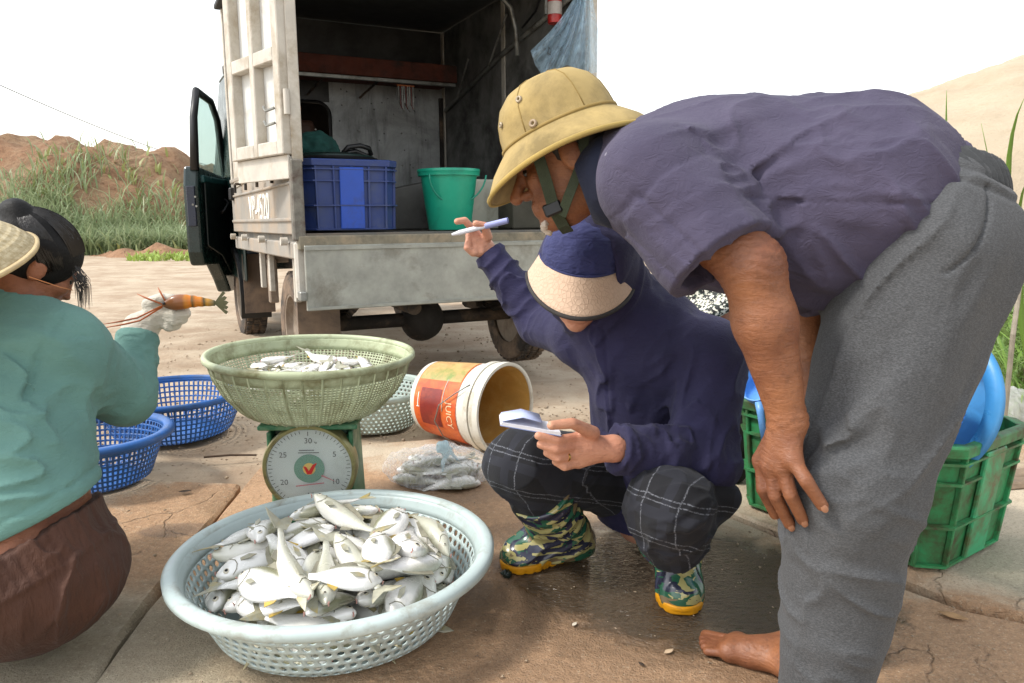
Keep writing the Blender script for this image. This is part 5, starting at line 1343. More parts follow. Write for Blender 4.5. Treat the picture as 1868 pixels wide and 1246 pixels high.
MB().tube(rim, .0052, 8).build('visor_edge', mat('dark_binding', '#2c2826', .8, .2, 30), vis, smooth=True)
MB().tube([V[i * (nr + 1)] for i in range(na + 1)], .003, 6).build('visor_seam', M_DENIM, vis, smooth=True)
hairw = minus(el((0, -.01, .03), (.084, .103, .096)), el((0, .06, -.03), (.066, .075, .10)))
sdf_obj('hair', disp(local(cut(hairw, half((0, 0, -.09), (0, 0, -1))), whc, WM), lambda p: .002 * np.sin(p[:, 0] * 400)), *bounds([whc], .14), .0045, mat('black_hair', '#0b0909', .62, .3, 60, bump=.4, bs=300, **{'Specular IOR Level': .25}), wom)
for s in (-1, 1): MB().lathe([(.0003, .0085), (.006, .006), (.0085, 0)], 12, M=frame(WM @ np.array([s * .25, 1, 0])), off=WL(s * .030, .077, .004)).build('eye', mat('eye_dark', '#221a16'), wom, smooth=True)
MB().ringstack([[WL(.022 * math.cos(a) * w, .0915 + b, -.0635 + .010 * math.sin(a) * w) for a in np.linspace(0, 2 * np.pi, 16, endpoint=False)] for b, w in ((-.006, 1), (0, .7))]).build('lips', mat('lip_pink', '#b06a5e', .45, .1), wom, smooth=True)
# plaid trousers
def m_plaid():
    t = NT('dark_plaid'); o_ = t.sep(t.mapped((1, 1, 1), (R(12), R(-14), R(35)))); x, y = o_[2], o_[0]
    wob = t.math('MULTIPLY', t.noise(18, 3, .5), .012)
    def lines_(s, per, w, off):
        f = t.math('FRACT', t.math('ADD', t.math('DIVIDE', t.math('ADD', s, wob), per), off)); return t.math('LESS_THAN', f, w)
    k = t.math('MAXIMUM', lines_(x, .085, .030, 0), lines_(x, .085, .030, .12)); k = t.math('MAXIMUM', k, lines_(y, .075, .034, .3)); k2 = t.math('MAXIMUM', lines_(x, .085, .26, .5), lines_(y, .075, .26, .75))
    thr = t.ramp(t.noise(420, 2, .5), [(.42, 0.), (.55, 1.)])
    c = t.mix(t.math('MULTIPLY', k2, .6), lin('#121319'), lin('#23252f')); c = t.mix(t.math('MULTIPLY', t.math('MULTIPLY', k, thr), .5), c, lin('#8d9099'))
    w = t.noise(9, 2, .4, None, .7)
    return t.done(c, .9, 0, t.bump(t.math('ADD', w, t.math('MULTIPLY', t.noise(800, 2, .5), .1)), .5, .012), **{'Sheen Weight': .04})
cuffR, cuffL = w_kR + (w_aR - w_kR) * .36, w_kL + (w_aL - w_kL) * .36
pl = uni(rc(w_hR, w_hL, .125, .125), (rc(w_hR, w_kR, .108, .080), .05), (cut(rc(w_kR, cuffR + (cuffR - w_kR) * .6, .080, .072), half(cuffR, w_aR - w_kR)), .02), (rc(w_hL, w_kL, .110, .084), .05), (cut(rc(w_kL, cuffL + (cuffL - w_kL) * .6, .086, .076), half(cuffL, w_aL - w_kL)), .02),
         (el(P(1318, 908, 1.60), (.040, .030, .035)), .05), (el(P(905, 840, 1.73), (.03, .03, .03)), .04))
def pl_folds(p):
    g = fold(p, .013, P(1180, 960, 1.55), .15, (.4, 0, .9), 2.2, 15, 2.0) + fold(p, .013, P(1000, 880, 1.70), .14, (.8, 0, .5), 2.2, 15, 4.0)
    g = g + fold(p, .012, P(1260, 970, 1.5), .12, (.9, 0, .3), 2.5, 18, 6.0)
    return -g + .005 * fbm(p * 12, 2)
lo, hi = bounds([w_hR, w_hL, w_kR, w_kL, cuffR, cuffL], .17); lo[2] = .04
sdf_obj('trousers', disp(pl, pl_folds), lo, hi, .0048, m_plaid(), wom)
# rubber boots
def m_camo():
    t = NT('camouflage_rubber'); v = t.co(); a = t.noise(9, 3, .5, t.mapped((1, 1, 2.2), vec=v), 1.4); b = t.noise(11, 3, .5, t.mapped((1, 1, 2.2), loc=(5, 3, 1), vec=v), 1.4)
    c = t.mix(t.math('GREATER_THAN', a, .52), lin('#2a5a44'), lin('#a8a06a')); c = t.mix(t.math('GREATER_THAN', b, .56), c, lin('#2b2d40')); c = t.mix(t.math('LESS_THAN', b, .40), c, lin('#75654a'))
    return t.done(c, .22, 0, t.bump(t.noise(40, 4, .6, v), .12, .004), **{'Coat Weight': .3})
M_CAMO = m_camo(); M_SOLE = plastic('yellow_sole_rubber', '#d8940f', '#6a4a1c', .35, .5)
def boot(toe, heel, ank, top):
    d = toe - heel; d[2] = 0; L = np.linalg.norm(d); d = d / L; s_ = np.array([-d[1], d[0], 0])
    h0 = heel + d * .035; b0 = heel + d * (L - .055)
    f = uni(rc(h0 + [0, 0, .035], b0 + [0, 0, .030], .041, .046, (0, 0, 1), .92), (rc(b0 + [0, 0, .032], b0 + d * .018 + [0, 0, .030], .047, .042), .02), (rc(ank, h0 + d * .01 + [0, 0, .05], .052, .044), .04), (rc(ank + d * .02, heel + d * (L - .1) + [0, 0, .055], .046, .034), .04), (rc(ank, top, .054, .080), .04))
    ax_ = (top - ank) / np.linalg.norm(top - ank)
    hol = rc(top - ax_ * .05, top + ax_ * .1, .064, .086)
    body_ = cut(minus(f, hol), half(top, ax_), half((0, 0, .012), (0, 0, -1)))
    def fold(p):
        u = (p - ank) @ ax_; return -.0055 * np.maximum(0, np.sin(u * 175 + 2.0 * (p @ s_) * 14 + 1.5 * np.sin(p[:, 0] * 30))) * np.clip((u - .01) / .03, 0, 1) - .003 * gauss(p, heel + d * (L - .085) + [0, 0, .07], .03) * np.sin((p @ s_) * 240)
    o = sdf_obj('boot', disp(body_, fold), *bounds([toe, heel, ank, top], .11), .0042, M_CAMO, wom)
    so = cut(uni(rc(h0 + [0, 0, .018], b0 + [0, 0, .018], .0455, .0505, (0, 0, 1), .95), (rc(b0 + [0, 0, .018], b0 + d * .018 + [0, 0, .018], .0505, .0455), .02)), half((0, 0, .023), (0, 0, 1)), half((0, 0, .0005), (0, 0, -1)), k=.002)
    def grip(p): return .002 * np.maximum(0, np.sin((p @ d) * 260)) * (p[:, 2] < .012)
    sdf_obj('sole', disp(so, grip), *bounds([toe, heel], .08), .003, M_SOLE, o)
    return o
tR, hR_ = G(925, 1040), G(1062, 1002); boot(tR + (tR - hR_) * .02, hR_ + (hR_ - tR) * .05, w_aR + [0, 0, -.01], cuffR + (w_kR - w_aR) * .04)
tL, hL_ = G(1243, 1122), G(1232, 1052); boot(tL, hL_ + (hL_ - tL) * .25, np.array([hL_[0], hL_[1] + .02, .10]), cuffL + (w_kL - w_aL) * .02)
# ring
MB().lathe([(.0098, -.002), (.0112, -.002), (.0112, .002), (.0098, .002)], 20, closed=True, M=frame(wr_[1] - wr_[0]), off=wr_[0] + (wr_[1] - wr_[0]) * .55).build('ring', mat('gold', '#d9b36a', .25, .1, metal=.9), wom, smooth='auto')
# notepad and pen
npd = thing('notepad', 'small white notepad held in the left hand of the squatting person', 'notepad')
pa, pb_, pc_ = P(1024, 796, 1.478), P(932, 780, 1.475), P(938, 765, 1.56)
u = pb_ - pa; u /= np.linalg.norm(u); v = pc_ - pb_; v -= u * (u @ v); v /= np.linalg.norm(v); n_ = np.cross(u, v)
if n_[2] < 0: n_ = -n_
Fp = np.stack([u, v, n_], 1); ctr = pa + u * .062 + v * .045
for k in range(5):
    MB().box(ctr + n_ * (.0016 * k) + u * .0008 * (k % 3), (.124 - .001 * k, .088, .0013), Fp).build('page' if k else 'cover', mat('paper_white', '#dcdde4', .8, .05, 30) if k else mat('blue_cover', '#7d8fc4', .6, .1), npd)
MB().add([ctr + n_ * .009 + u * .06 + v * q for q in (-.043, .043)] + [ctr + n_ * .024 + u * .02 + v * q for q in (-.043, .043)] + [ctr + n_ * .020 + u * -.02 + v * q for q in (-.043, .043)], [(0, 1, 3, 2), (2, 3, 5, 4)]).build('curled_page', mat('paper_blue', '#b9c3e6', .8, .05, 30), npd, smooth=True, solid=.0006)
pen = thing('marker_pen', 'white and pale blue marker pen held up in the raised hand', 'pen')
p0, p1 = P(824, 428, 2.085), P(927, 402, 2.10); pd = (p1 - p0)
MB().cyl(p0, p0 + pd * .12, .003, .006, 14).build('tip', mat('pen_white', '#dedee6', .4, .05), pen, smooth='auto')
MB().cyl(p0 + pd * .12, p0 + pd * .62, .0068, .0068, 16).build('barrel', mat('pen_white', '#dedee6'), pen, smooth='auto')
MB().cyl(p0 + pd * .58, p1, .0082, .0082, 16).build('cap', mat('pen_blue', '#9da3d2', .4, .05), pen, smooth='auto')
MB().cyl(p1 - pd * .02, p1 + pd * .005, .0086, .0080, 16).build('end_plug', mat('pen_dark', '#2c3054', .4, .05), pen, smooth='auto')
# ---------------------------------------------------------------- woman in the teal top, back to the camera, at the left edge
tw = thing('person', 'squatting person in teal top and brown trousers seen from behind at left', 'person', (-.95, 1.5, 0))
t_hip = P(18, 1035, 1.42); t_ch = P(5, 700, 1.57); t_nk = P(30, 575, 1.62)
thc = P(58, 484, 1.67); TMH = ortho((.52, .60, -.52), (.28, .22, .92))
TS = .90
def TL(x, y, z): return thc + TMH @ (TS * np.array([x, y, z]))
t_shR, t_elR, t_wrR = P(112, 640, 1.60), P(226, 722, 1.76), P(256, 600, 1.87)
t_shL, t_elL, t_wrL = P(-120, 650, 1.56), P(-150, 760, 1.78), P(60, 760, 1.95)
t_hR, t_hL = t_hip + [.04, .04, 0], t_hip + [-.10, .04, 0]
t_kR, t_kL = np.array([-1.24, 1.84, .36]), np.array([-1.46, 1.80, .38])
t_aR, t_aL = np.array([-1.14, 1.62, .08]), np.array([-1.36, 1.58, .08])
# gloved hand
gi = [P(293, 556, 1.875), P(318, 552, 1.860), P(338, 556, 1.862)]
gm = [P(296, 566, 1.868), P(322, 574, 1.850), P(340, 572, 1.858)]
gr_ = [P(294, 576, 1.868), P(318, 586, 1.852), P(334, 582, 1.862)]
gp = [P(288, 584, 1.872), P(308, 596, 1.858), P(322, 593, 1.866)]
gt = [P(272, 556, 1.868), P(292, 545, 1.855), P(312, 545, 1.852)]
tbody = uni(rc(t_hip, t_ch, .158, .13), (rc(t_ch, t_nk, .10, .055), .05), (rc(t_nk, thc - TMH @ [0, .02, .05], .052, .048), .03), (local(head_sdf(.95, .9), thc, TMH, TS), .02),
    (rc(t_shR, t_elR, .05, .042), .03), (rc(t_elR, t_wrR, .040, .028), .02), (rc(t_shL, t_elL, .05, .04), .03), (rc(t_elL, t_wrL, .04, .028), .02), (rc(t_wrL, t_wrL + [.05, .05, 0], .028, .02), .02),
    (rc(t_hR, t_kR, .085, .06), .04), (rc(t_kR, t_aR, .055, .038), .03), (rc(t_hL, t_kL, .085, .06), .04), (rc(t_kL, t_aL, .055, .038), .03),
    (rc(t_aR - [0, 0, .045], t_aR + [.02, .17, -.05], .035, .028), .03), (rc(t_aL - [0, 0, .045], t_aL + [.0, .17, -.05], .035, .028), .03))
lo, hi = bounds([t_hip, t_ch, thc, t_wrR, t_wrL, t_kR, t_kL, t_aL + [0, .17, -.05], t_shL], .18); lo[2] = -.01
sdf_obj('body', tbody, lo, hi, .0055, SK_T, tw)
M_TEALC = cloth('teal_cotton', '#678f86', '#5a8079', 7, .7, 900, .9, (1, 1, 2.4), 0)
hemT_a, hemT_b = P(10, 985, 1.30), P(222, 872, 1.42); hv = hemT_b - hemT_a
hemn = np.cross(hv, np.array([0.15, 1., .1])); hemn /= np.linalg.norm(hemn)
if hemn[2] > 0: hemn = -hemn
cufT = t_wrR + (t_elR - t_wrR) * .10
top = uni(rc(P(22, 945, 1.44), t_ch, .172, .158, (0, 1, 0), .86), (rc(t_shR, t_shL, .088, .085), .07), (rc(t_ch, t_nk, .13, .075), .05))
top = cut(top, half(hemT_a, hemn))
top = minus(top, rc(t_nk + [.01, .01, .03], thc, .062, .07), .01)
slT = uni(rc(t_shR, t_elR, .088, .066), (rc(t_elR, cufT, .064, .046), .03))
topf = uni(top, (slT, .035), (rc(t_shL, t_elL, .085, .065), .04), (rc(t_elL, t_wrL, .06, .045), .03))
def top_folds(p):
    x, y, z = p.T
    g = fold(p, .016, P(70, 840, 1.3), .24, (.97, .05, .16), .6, 14, 1.0)
    g = g + fold(p, .015, P(60, 690, 1.42), .17, (.82, .05, -.42), .7, 13, 3.0)
    d = (cufT - t_elR) / np.linalg.norm(cufT - t_elR)
    g = g + fold(p, .010, (cufT + t_elR) / 2 + d * .02, .08, np.cross(d, [0, 1, 0]), 5, 34, 5.0)
    g = g + fold(p, .012, (t_elR + t_shR) / 2, .11, (.7, 0, -.6), 2.2, 16, 7.0)
    hd = (p - hemT_a) @ hemn; g = g * np.clip(-hd / .06, .1, 1); f = .0045 * np.exp(-((hd + .030) / .004) ** 2) - .003 * np.exp(-((hd + .012) / .012) ** 2)
    arm = (p - t_shR) @ np.array([.75, .35, -.5]); f = f + .008 * np.exp(-((arm + .012 + .02 * np.sin(z * 12)) / .006) ** 2) * gauss(p, P(125, 690, 1.5), .11)
    v = (p - cufT) @ d; f = f + .003 * np.exp(-((v + .024) / .004) ** 2) * gauss(p, cufT, .07)
    return f - g + .003 * fbm(p * 8, 2)
lo, hi = bounds([P(40, 945, 1.44), t_ch, t_shL, t_elL, t_elR, cufT, t_wrL, t_nk], .21)
def top_cut(p):
    d = disp(topf, top_folds)(p); n_ = (t_wrR - t_elR) / np.linalg.norm(t_wrR - t_elR); near = np.linalg.norm(p - cufT, axis=1)
    return np.where(near < .1, np.maximum(d, (p - cufT) @ n_), d)
sdf_obj('top', top_cut, lo, hi, .0052, M_TEALC, tw, it=0, mg=1.6)
# brown trousers with ribbed waistband
M_BROWN = cloth('brown_crepe', '#4a2a1a', '#3a1f12', 18, .6, 600, .8, (3.5, 3.5, .8))
wbp, wbn = hemT_a + np.array([0, 0, -.045]), -hemn
tb = uni(cut(uni(el(P(36, 1042, 1.43), (.200, .184, .152)), (rc(t_hip, P(16, 925, 1.45), .168, .166), .03)), half(hemT_a + hemn * .028, -hemn)), (rc(t_hR + [0, .05, -.03], t_kR, .108, .078), .03), (rc(t_hL + [0, .05, -.03], t_kL, .115, .085), .03), (rc(t_kR, t_aR, .085, .07), .03), (rc(t_kL, t_aL, .085, .07), .03))
def tb_f(p):
    wv = (p - hemT_a) @ hemn; q = .0012 * np.sin((p @ (hv / np.linalg.norm(hv))) * 330) * (wv < .095) - .004 * np.exp(-((wv - .092) / .006) ** 2)
    g = .005 * ridge((p @ (hv / np.linalg.norm(hv))) * 50 + 1.2 * np.sin(p[:, 2] * 20)) * np.clip((wv - .095) / .03, 0, 1) * np.exp(-((wv - .13) / .07) ** 2)
    g = g + fold(p, .012, P(120, 1050, 1.3), .17, (.25, 0, .95), 1.2, 15, 4.0) + fold(p, .010, P(150, 1120, 1.32), .12, (.8, 0, .55), 1.5, 14, 9.0)
    return q - g
lo, hi = bounds([t_hR, t_hL, t_kR, t_kL, t_aR, t_aL, P(42, 1050, 1.43)], .21); lo[2] = .015
sdf_obj('trousers', disp(tb, tb_f), lo, hi, .005, M_BROWN, tw)
# glove
M_GLOVE = cloth('white_knit_glove', '#c9c3b6', '#b8b1a3', 60, .35, 500, .9)
glove = uni(palm_sdf(t_wrR, [gi[0], gm[0], gr_[0], gp[0]], .018, .036), *[(chain(f, [.0135, .0125, .0115]), .008) for f in (gi, gm, gr_, gp)], (chain(gt, [.017, .014, .012]), .010),
            (cut(rc(t_wrR + (t_elR - t_wrR) * .3, t_wrR, .050, .040), half(t_wrR + (t_elR - t_wrR) * .16, t_elR - t_wrR)), .01))
sdf_obj('glove', disp(glove, lambda p: .0012 * np.sin(p[:, 2] * 700) * 0 + .001 * fbm(p * 120, 2)), *bounds([t_wrR, gi[2], gp[2], gt[2]], .07), .0035, M_GLOVE, tw)
# hair with bun, loose strands
hr = uni(minus(el((0, -.012, .034), (.088, .108, .102)), uni(el((0, .088, -.045), (.070, .065, .092)), (el((0, .06, -.12), (.08, .08, .08)), .02)), .012), (el((0, -.085, .088), (.038, .036, .034)), .012), (rc((0, -.06, .06), (0, -.085, .088), .03, .03), .02))
hrl = local(cut(hr, half((0, 0, -.07), (0, .25, -1))), thc, TMH, TS)
def hair_f(p):
    q = (p - thc) @ TMH; return .003 * fbm(q * 22, 2)
sdf_obj('hair', disp(hrl, hair_f), *bounds([thc, TL(0, -.09, .09)], .16), .004, mat('black_hair', '#0e0c0c'), tw)
hs = MB(); rs_ = np.random.default_rng(3)
bun = np.array([0, -.085, .088])
for k in range(1500):                                             # combed from the hairline back to the bun
    th = rs_.uniform(-1.9, 1.9); t0 = np.array([.086 * math.sin(th), .060 + .03 * math.cos(th * .8) - .05 * abs(th) / 1.9, .035 + .055 * math.cos(th) - .03 * (abs(th) > 1.2)])
    s_ = rs_.uniform(0, .55); pts = []
    for u in np.linspace(s_, min(1, s_ + rs_.uniform(.35, .7)), 7):
        q = t0 * (1 - u) + bun * u; c0 = np.array([0, -.012, .034]); e_ = (q - c0) / np.array([.0885, .1085, .1025]); q = c0 + (q - c0) / max(.2, np.linalg.norm(e_)) * (1.005 + rs_.uniform(0, .012))
        pts.append(TL(*q))
    hs.tube(pts, .0007, 3)
for k in range(260):                                              # coils of the bun
    a = rs_.uniform(0, 6.3); b_ = rs_.uniform(-1.2, 1.2); ax2 = rs_.normal(size=3) * .25 + [1, 0, .3]; F2 = frame(ax2)
    pts = [TL(*(bun + np.array([.039, .037, .035]) * (F2 @ np.array([math.cos(a + w) * math.cos(b_), math.sin(a + w) * math.cos(b_), math.sin(b_)])))) for w in np.linspace(0, 1.8, 7)]
    hs.tube(pts, .0007, 3)
for k in range(70):                                               # loose wisps at the brow
    th = rs_.uniform(-.2, 1.3); q = np.array([.088 * math.sin(th), .088 * math.cos(th * .7), .045 - .03 * rs_.random()]); s0 = TL(*q); L_ = rs_.uniform(.03, .085); sw = rs_.uniform(.002, .022)
    hs.tube([s0, s0 + np.array([sw, 0, -.45 * L_]), s0 + np.array([sw * .9, 0, -L_])], [.0007, .0006, .0003], 3)
hs.build('hair_strands', mat('black_hair_sheen', '#17120f', .4, .3, 60), tw)['kind'] = 'stuff'
MB().tube([TL(.094, -.02, -.03), TL(.086, .05, -.02), TL(.066, .085, -.012)], .0012, 5).build('hat_cord', mat('orange_cord', '#d08a5a', .6), tw)
for s in (-1, 1): MB().lathe([(.0003, .0085), (.006, .006), (.0085, 0)], 12, M=frame(TMH @ np.array([s * .25, 1, 0])), off=TL(s * .031, .079, .004)).build('eye', mat('eye_dark', '#221a16'), tw, smooth=True)
# conical hat hanging behind the head
hat = thing('conical_hat', 'woven straw conical hat at the left edge beside the dark hair', 'hat')
def m_straw():
    t = NT('palm_leaf_straw'); v = t.co(); x, y, z = t.sep(v); an = t.math('ARCTAN2', y, x)
    ring = t.math('FRACT', t.math('MULTIPLY', z, 95)); st = t.noise(3, 5, .7, t.mapped((1, 1, 1), vec=v)); cmb = t.add('ShaderNodeCombineXYZ'); t.set(cmb.inputs[0], t.math('MULTIPLY', an, 9)); t.set(cmb.inputs[1], t.math('MULTIPLY', z, 60))
    n = t.noise(1.5, 4, .7, cmb.outputs[0])
    c = t.mix(t.ramp(n, [(.4, 0.), (.62, 1.)]), lin('#c3b594'), lin('#a4926c')); c = t.mix(t.ramp(ring, [(.84, 0.), (.92, .35)]), c, lin('#8a7a58'))
    return t.done(c, .75, 0, t.bump(t.math('ADD', t.ramp(ring, [(.0, 0.), (.5, 1.), (1., 0.)]), n), .3, .004))
MB().lathe([(.0006, .165), (.06, .122), (.12, .073), (.17, .030), (.195, .0), (.193, -.004), (.166, .024), (.116, .068), (.056, .116), (.0006, .158)], 64).build('cone', m_straw(), hat, smooth=True)
MB().lathe([(.190, -.006), (.197, -.006), (.199, .001), (.192, .004)], 64, closed=True).build('rim_hoop', mat('cane_hoop', '#b7a27a', .7, .15, 20), hat, smooth=True)
HTM = frame((-.10, -.34, .94)); hp = P(-138, 492, 1.46)
hat.matrix_basis = Matrix([[*HTM[0], hp[0]], [*HTM[1], hp[1]], [*HTM[2], hp[2]], [0, 0, 0, 1]])
# prawn in the glove
prawn = thing('prawn', 'large brown and orange banded prawn held in the white glove', 'prawn')
a0, a1 = P(296, 556, 1.83), P(392, 553, 1.85)
ax_ = (a1 - a0); L = np.linalg.norm(ax_); ax_ /= L; PF = frame(ax_, (0, 0, 1))
def m_prawn():
    t = NT('prawn_shell'); at = t.add('ShaderNodeAttribute', attribute_name='cuv').outputs['Vector']; x, y, z = t.sep(at)
    c = t.ramp(t.math('ADD', x, t.math('MULTIPLY', t.math('SUBTRACT', t.noise(40, 3, .5), .5), .06)), [(0., '#6b4a30'), (.40, '#8a5530'), (.46, '#b8741c'), (.54, '#c8721a'), (.58, '#5a4a26'), (.64, '#c4741c'), (.74, '#c87a20'), (.80, '#4a4226'), (.86, '#b8842c'), (1., '#5f5a3c')])
    return t.done(c, .25, 0)
secs = np.linspace(0, 1, 26); rings = []
for s_ in secs:
    r = .0165 * (math.sin(min(1, s_ * 3.2 + .12) * np.pi / 2)) * (1 - .62 * max(0, s_ - .35) / .65) * (1 + .05 * math.sin(s_ * 44) * (s_ > .42))
    c = a0 + ax_ * L * s_ + np.array([0, 0, .006 * math.sin(s_ * np.pi)])
    t = np.arange(16) * 2 * np.pi / 16; rings.append(c + (np.stack([1.15 * np.cos(t), .85 * np.sin(t), 0 * t], 1) * r) @ PF.T)
mb = MB().ringstack(rings); o = mb.build('shell', m_prawn(), prawn, smooth=True)
at = o.data.attributes.new('cuv', 'FLOAT_VECTOR', 'POINT'); vv = np.array([v_.co for v_ in o.data.vertices]); at.data.foreach_set('vector', np.c_[(vv - a0) @ ax_ / L, vv[:, :2]].astype(np.float32).ravel())
for k in (-2, -1, 0, 1, 2):
    e = a1 + PF @ np.array([.012 * k, .004 * k, .026 - .002 * abs(k)]); s_ = PF @ np.array([.0055, .002, 0])
    MB().add([a1 - s_ * .5, a1 + s_ * .5, e + s_, e + s_ * .2 + ax_ * .006, e - s_], [(0, 1, 2, 3, 4)]).build('tail_blade', mat('prawn_tail', '#6a6a50', .4, .2), prawn, solid=.0016)
M_ANT = mat('prawn_leg', '#a5582a', .5, .2, 30)
for pts in ([P(296, 560, 1.83), P(255, 585, 1.81), P(225, 592, 1.80), P(178, 600, 1.79)], [P(296, 558, 1.83), P(250, 580, 1.80), P(222, 586, 1.79), P(186, 592, 1.78)], [P(298, 556, 1.83), P(265, 543, 1.83), P(250, 536, 1.84)], [P(302, 550, 1.83), P(292, 532, 1.84), P(288, 524, 1.85)]):
    MB().tube(pts, [.0022] * (len(pts) - 1) + [.0007], 5).build('feeler', M_ANT, prawn, smooth=True)
for s in (-1, 1): MB().lathe([(.0003, .004), (.003, .003), (.004, 0)], 10, M=frame(PF @ np.array([.2, s, -.3])), off=a0 + PF @ np.array([.004, .008 * s, .006])).build('eye', M_BLACKP, prawn)

# ---------------------------------------------------------------- fourth person, mostly hidden behind the squatting one
hp4 = thing('person', 'half hidden person in dark blue with speckled hat behind the navy jacket', 'person', (.70, 2.55, 0))
q_h, q_c, q_n = np.array([.82, 2.62, .24]), P(1352, 660, 2.52), P(1318, 585, 2.46)
q_hd = P(1300, 545, 2.42); QM = ortho((-.75, -.45, -.5), (-.35, -.1, .92))
q_k1, q_k2 = P(1392, 690, 2.36), np.array([.50, 2.45, .40]); q_a1, q_a2 = np.array([.72, 2.42, .07]), np.array([.47, 2.55, .07])
sdf_obj('body', uni(rc(q_h, q_c, .12, .12), (rc(q_c, q_n, .09, .05), .04), (rc(q_n, q_hd, .05, .05), .03), (local(head_sdf(), q_hd, QM), .02), (rc(q_h, q_k1, .08, .06), .03), (rc(q_k1, q_a1, .055, .04), .03), (rc(q_h, q_k2, .08, .06), .03), (rc(q_k2, q_a2, .055, .04), .03), (rc(q_a1, q_a1 + [-.12, -.08, -.04], .035, .028), .03), (rc(q_a2, q_a2 + [-.12, -.08, -.04], .035, .028), .03)),
        *bounds([q_h, q_c, q_hd, q_k1, q_k2, q_a1, q_a2 + [-.12, -.08, -.04]], .16), .013, SK_T, hp4)
sh4a, sh4b = P(1368, 610, 2.50), P(1250, 620, 2.66)
sdf_obj('jacket', disp(uni(rc(q_h + [0, 0, .05], q_c, .17, .155), (rc(sh4a, sh4b, .08), .05), (rc(sh4a, P(1392, 660, 2.36), .075, .06), .03), (rc(P(1392, 660, 2.36), P(1340, 690, 2.22), .06, .045), .03)), lambda p: .006 * fbm(p * 14, 2)), *bounds([q_h, q_c, sh4a, sh4b, P(1340, 690, 2.22)], .2), .008, cloth('dark_blue_cloth', '#151d44', '#10162f', 16, .5), hp4)
sdf_obj('trousers', disp(uni(rc(q_h, q_k1, .12, .095), (rc(q_k1, q_a1, .09, .07), .03), (rc(q_h, q_k2, .12, .095), .05), (rc(q_k2, q_a2, .09, .07), .03)), lambda p: .006 * fbm(p * 14, 2)), *bounds([q_h, q_k1, q_k2, q_a1, q_a2], .16), .012, cloth('black_cloth', '#101012', None, 16, .5), hp4)
def m_speck():
    t = NT('speckled_fabric'); n = t.noise(150, 2, .7); v = t.voro(170, None, 'F1', 'Color'); r, g, b = t.sep(v)
    c = t.ramp(t.math('MULTIPLY', t.math('ADD', n, r), .5), [(.42, '#0c0e0d'), (.5, '#1c3a30'), (.55, '#b9b7a4'), (.7, '#e6e2d2')])
    return t.done(c, .5, 0, t.bump(n, .3, .004))
hatq = uni(el((0, -.01, .05), (.105, .125, .095)), (cut(el((0, .01, .02), (.155, .185, .05)), half((0, 0, .0), (0, 0, -1))), .02))
sdf_obj('hat', local(hatq, q_hd, QM), *bounds([q_hd], .22), .006, m_speck(), hp4)
# ================================================================ fish
def m_fish(name, back, side, belly, fl=.3):
    t = NT(name); v = t.co(); x, y, z = t.sep(v); rnd = t.add('ShaderNodeObjectInfo').outputs['Random']
    off = t.add('ShaderNodeVectorMath', operation='ADD'); t.set(off.inputs[0], v); cm = t.add('ShaderNodeCombineXYZ'); t.set(cm.inputs[0], t.math('MULTIPLY', rnd, 9.)); t.set(off.inputs[1], cm.outputs[0])
    n = t.noise(30, 5, .6, off.outputs[0])
    hgt = t.math('ADD', t.math('DIVIDE', z, .06), t.math('MULTIPLY', t.math('SUBTRACT', n, .5), .28))
    c = t.ramp(t.math('ADD', t.math('MULTIPLY', hgt, .9), .5), [(.15, belly), (.5, side), (.64, side), (.80, back), (1, back)])
    c = t.mix(t.math('MULTIPLY', t.ramp(n, [(.6, 0.), (.75, .5)]), 1.0), c, lin('#b9a49c'))
    sc = t.voro(330, t.mapped((1, 1, 1.3), vec=v)); hd = t.ramp(x, [(.045, 1.), (.055, 0.)])
    return t.done(c, t.ramp(n, [(.3, .16), (.7, .34)]), .08, t.bump(t.math('MULTIPLY', sc, hd), .35, .0012), **{'Coat Weight': .35, 'Coat Roughness': .12})
FM = [m_fish('silver_fish_skin', '#85846a', '#e6e5e0', '#f2f0ec'), m_fish('olive_backed_fish_skin', '#66654a', '#c0bfae', '#e6e4dc'), m_fish('pale_fish_skin', '#b0b0a0', '#eeece8', '#f5f3f0')]
M_FIN = mat('yellow_fin', '#b99a3c', .45, .3, 40, '#8c8468', .5, 30); M_TAIL = mat('pale_tail_fin', '#9c9a88', .4, .3, 40, '#b09a52', .4, 16); M_FIN2 = mat('grey_fin', '#8a8674', .45, .3, 40); M_EYE = mat('fish_eye_ring', '#c9c2ae', .2, .1); M_PUP = mat('fish_pupil', '#0c0c0e', .1, .1)
FISH_SHARE = {}
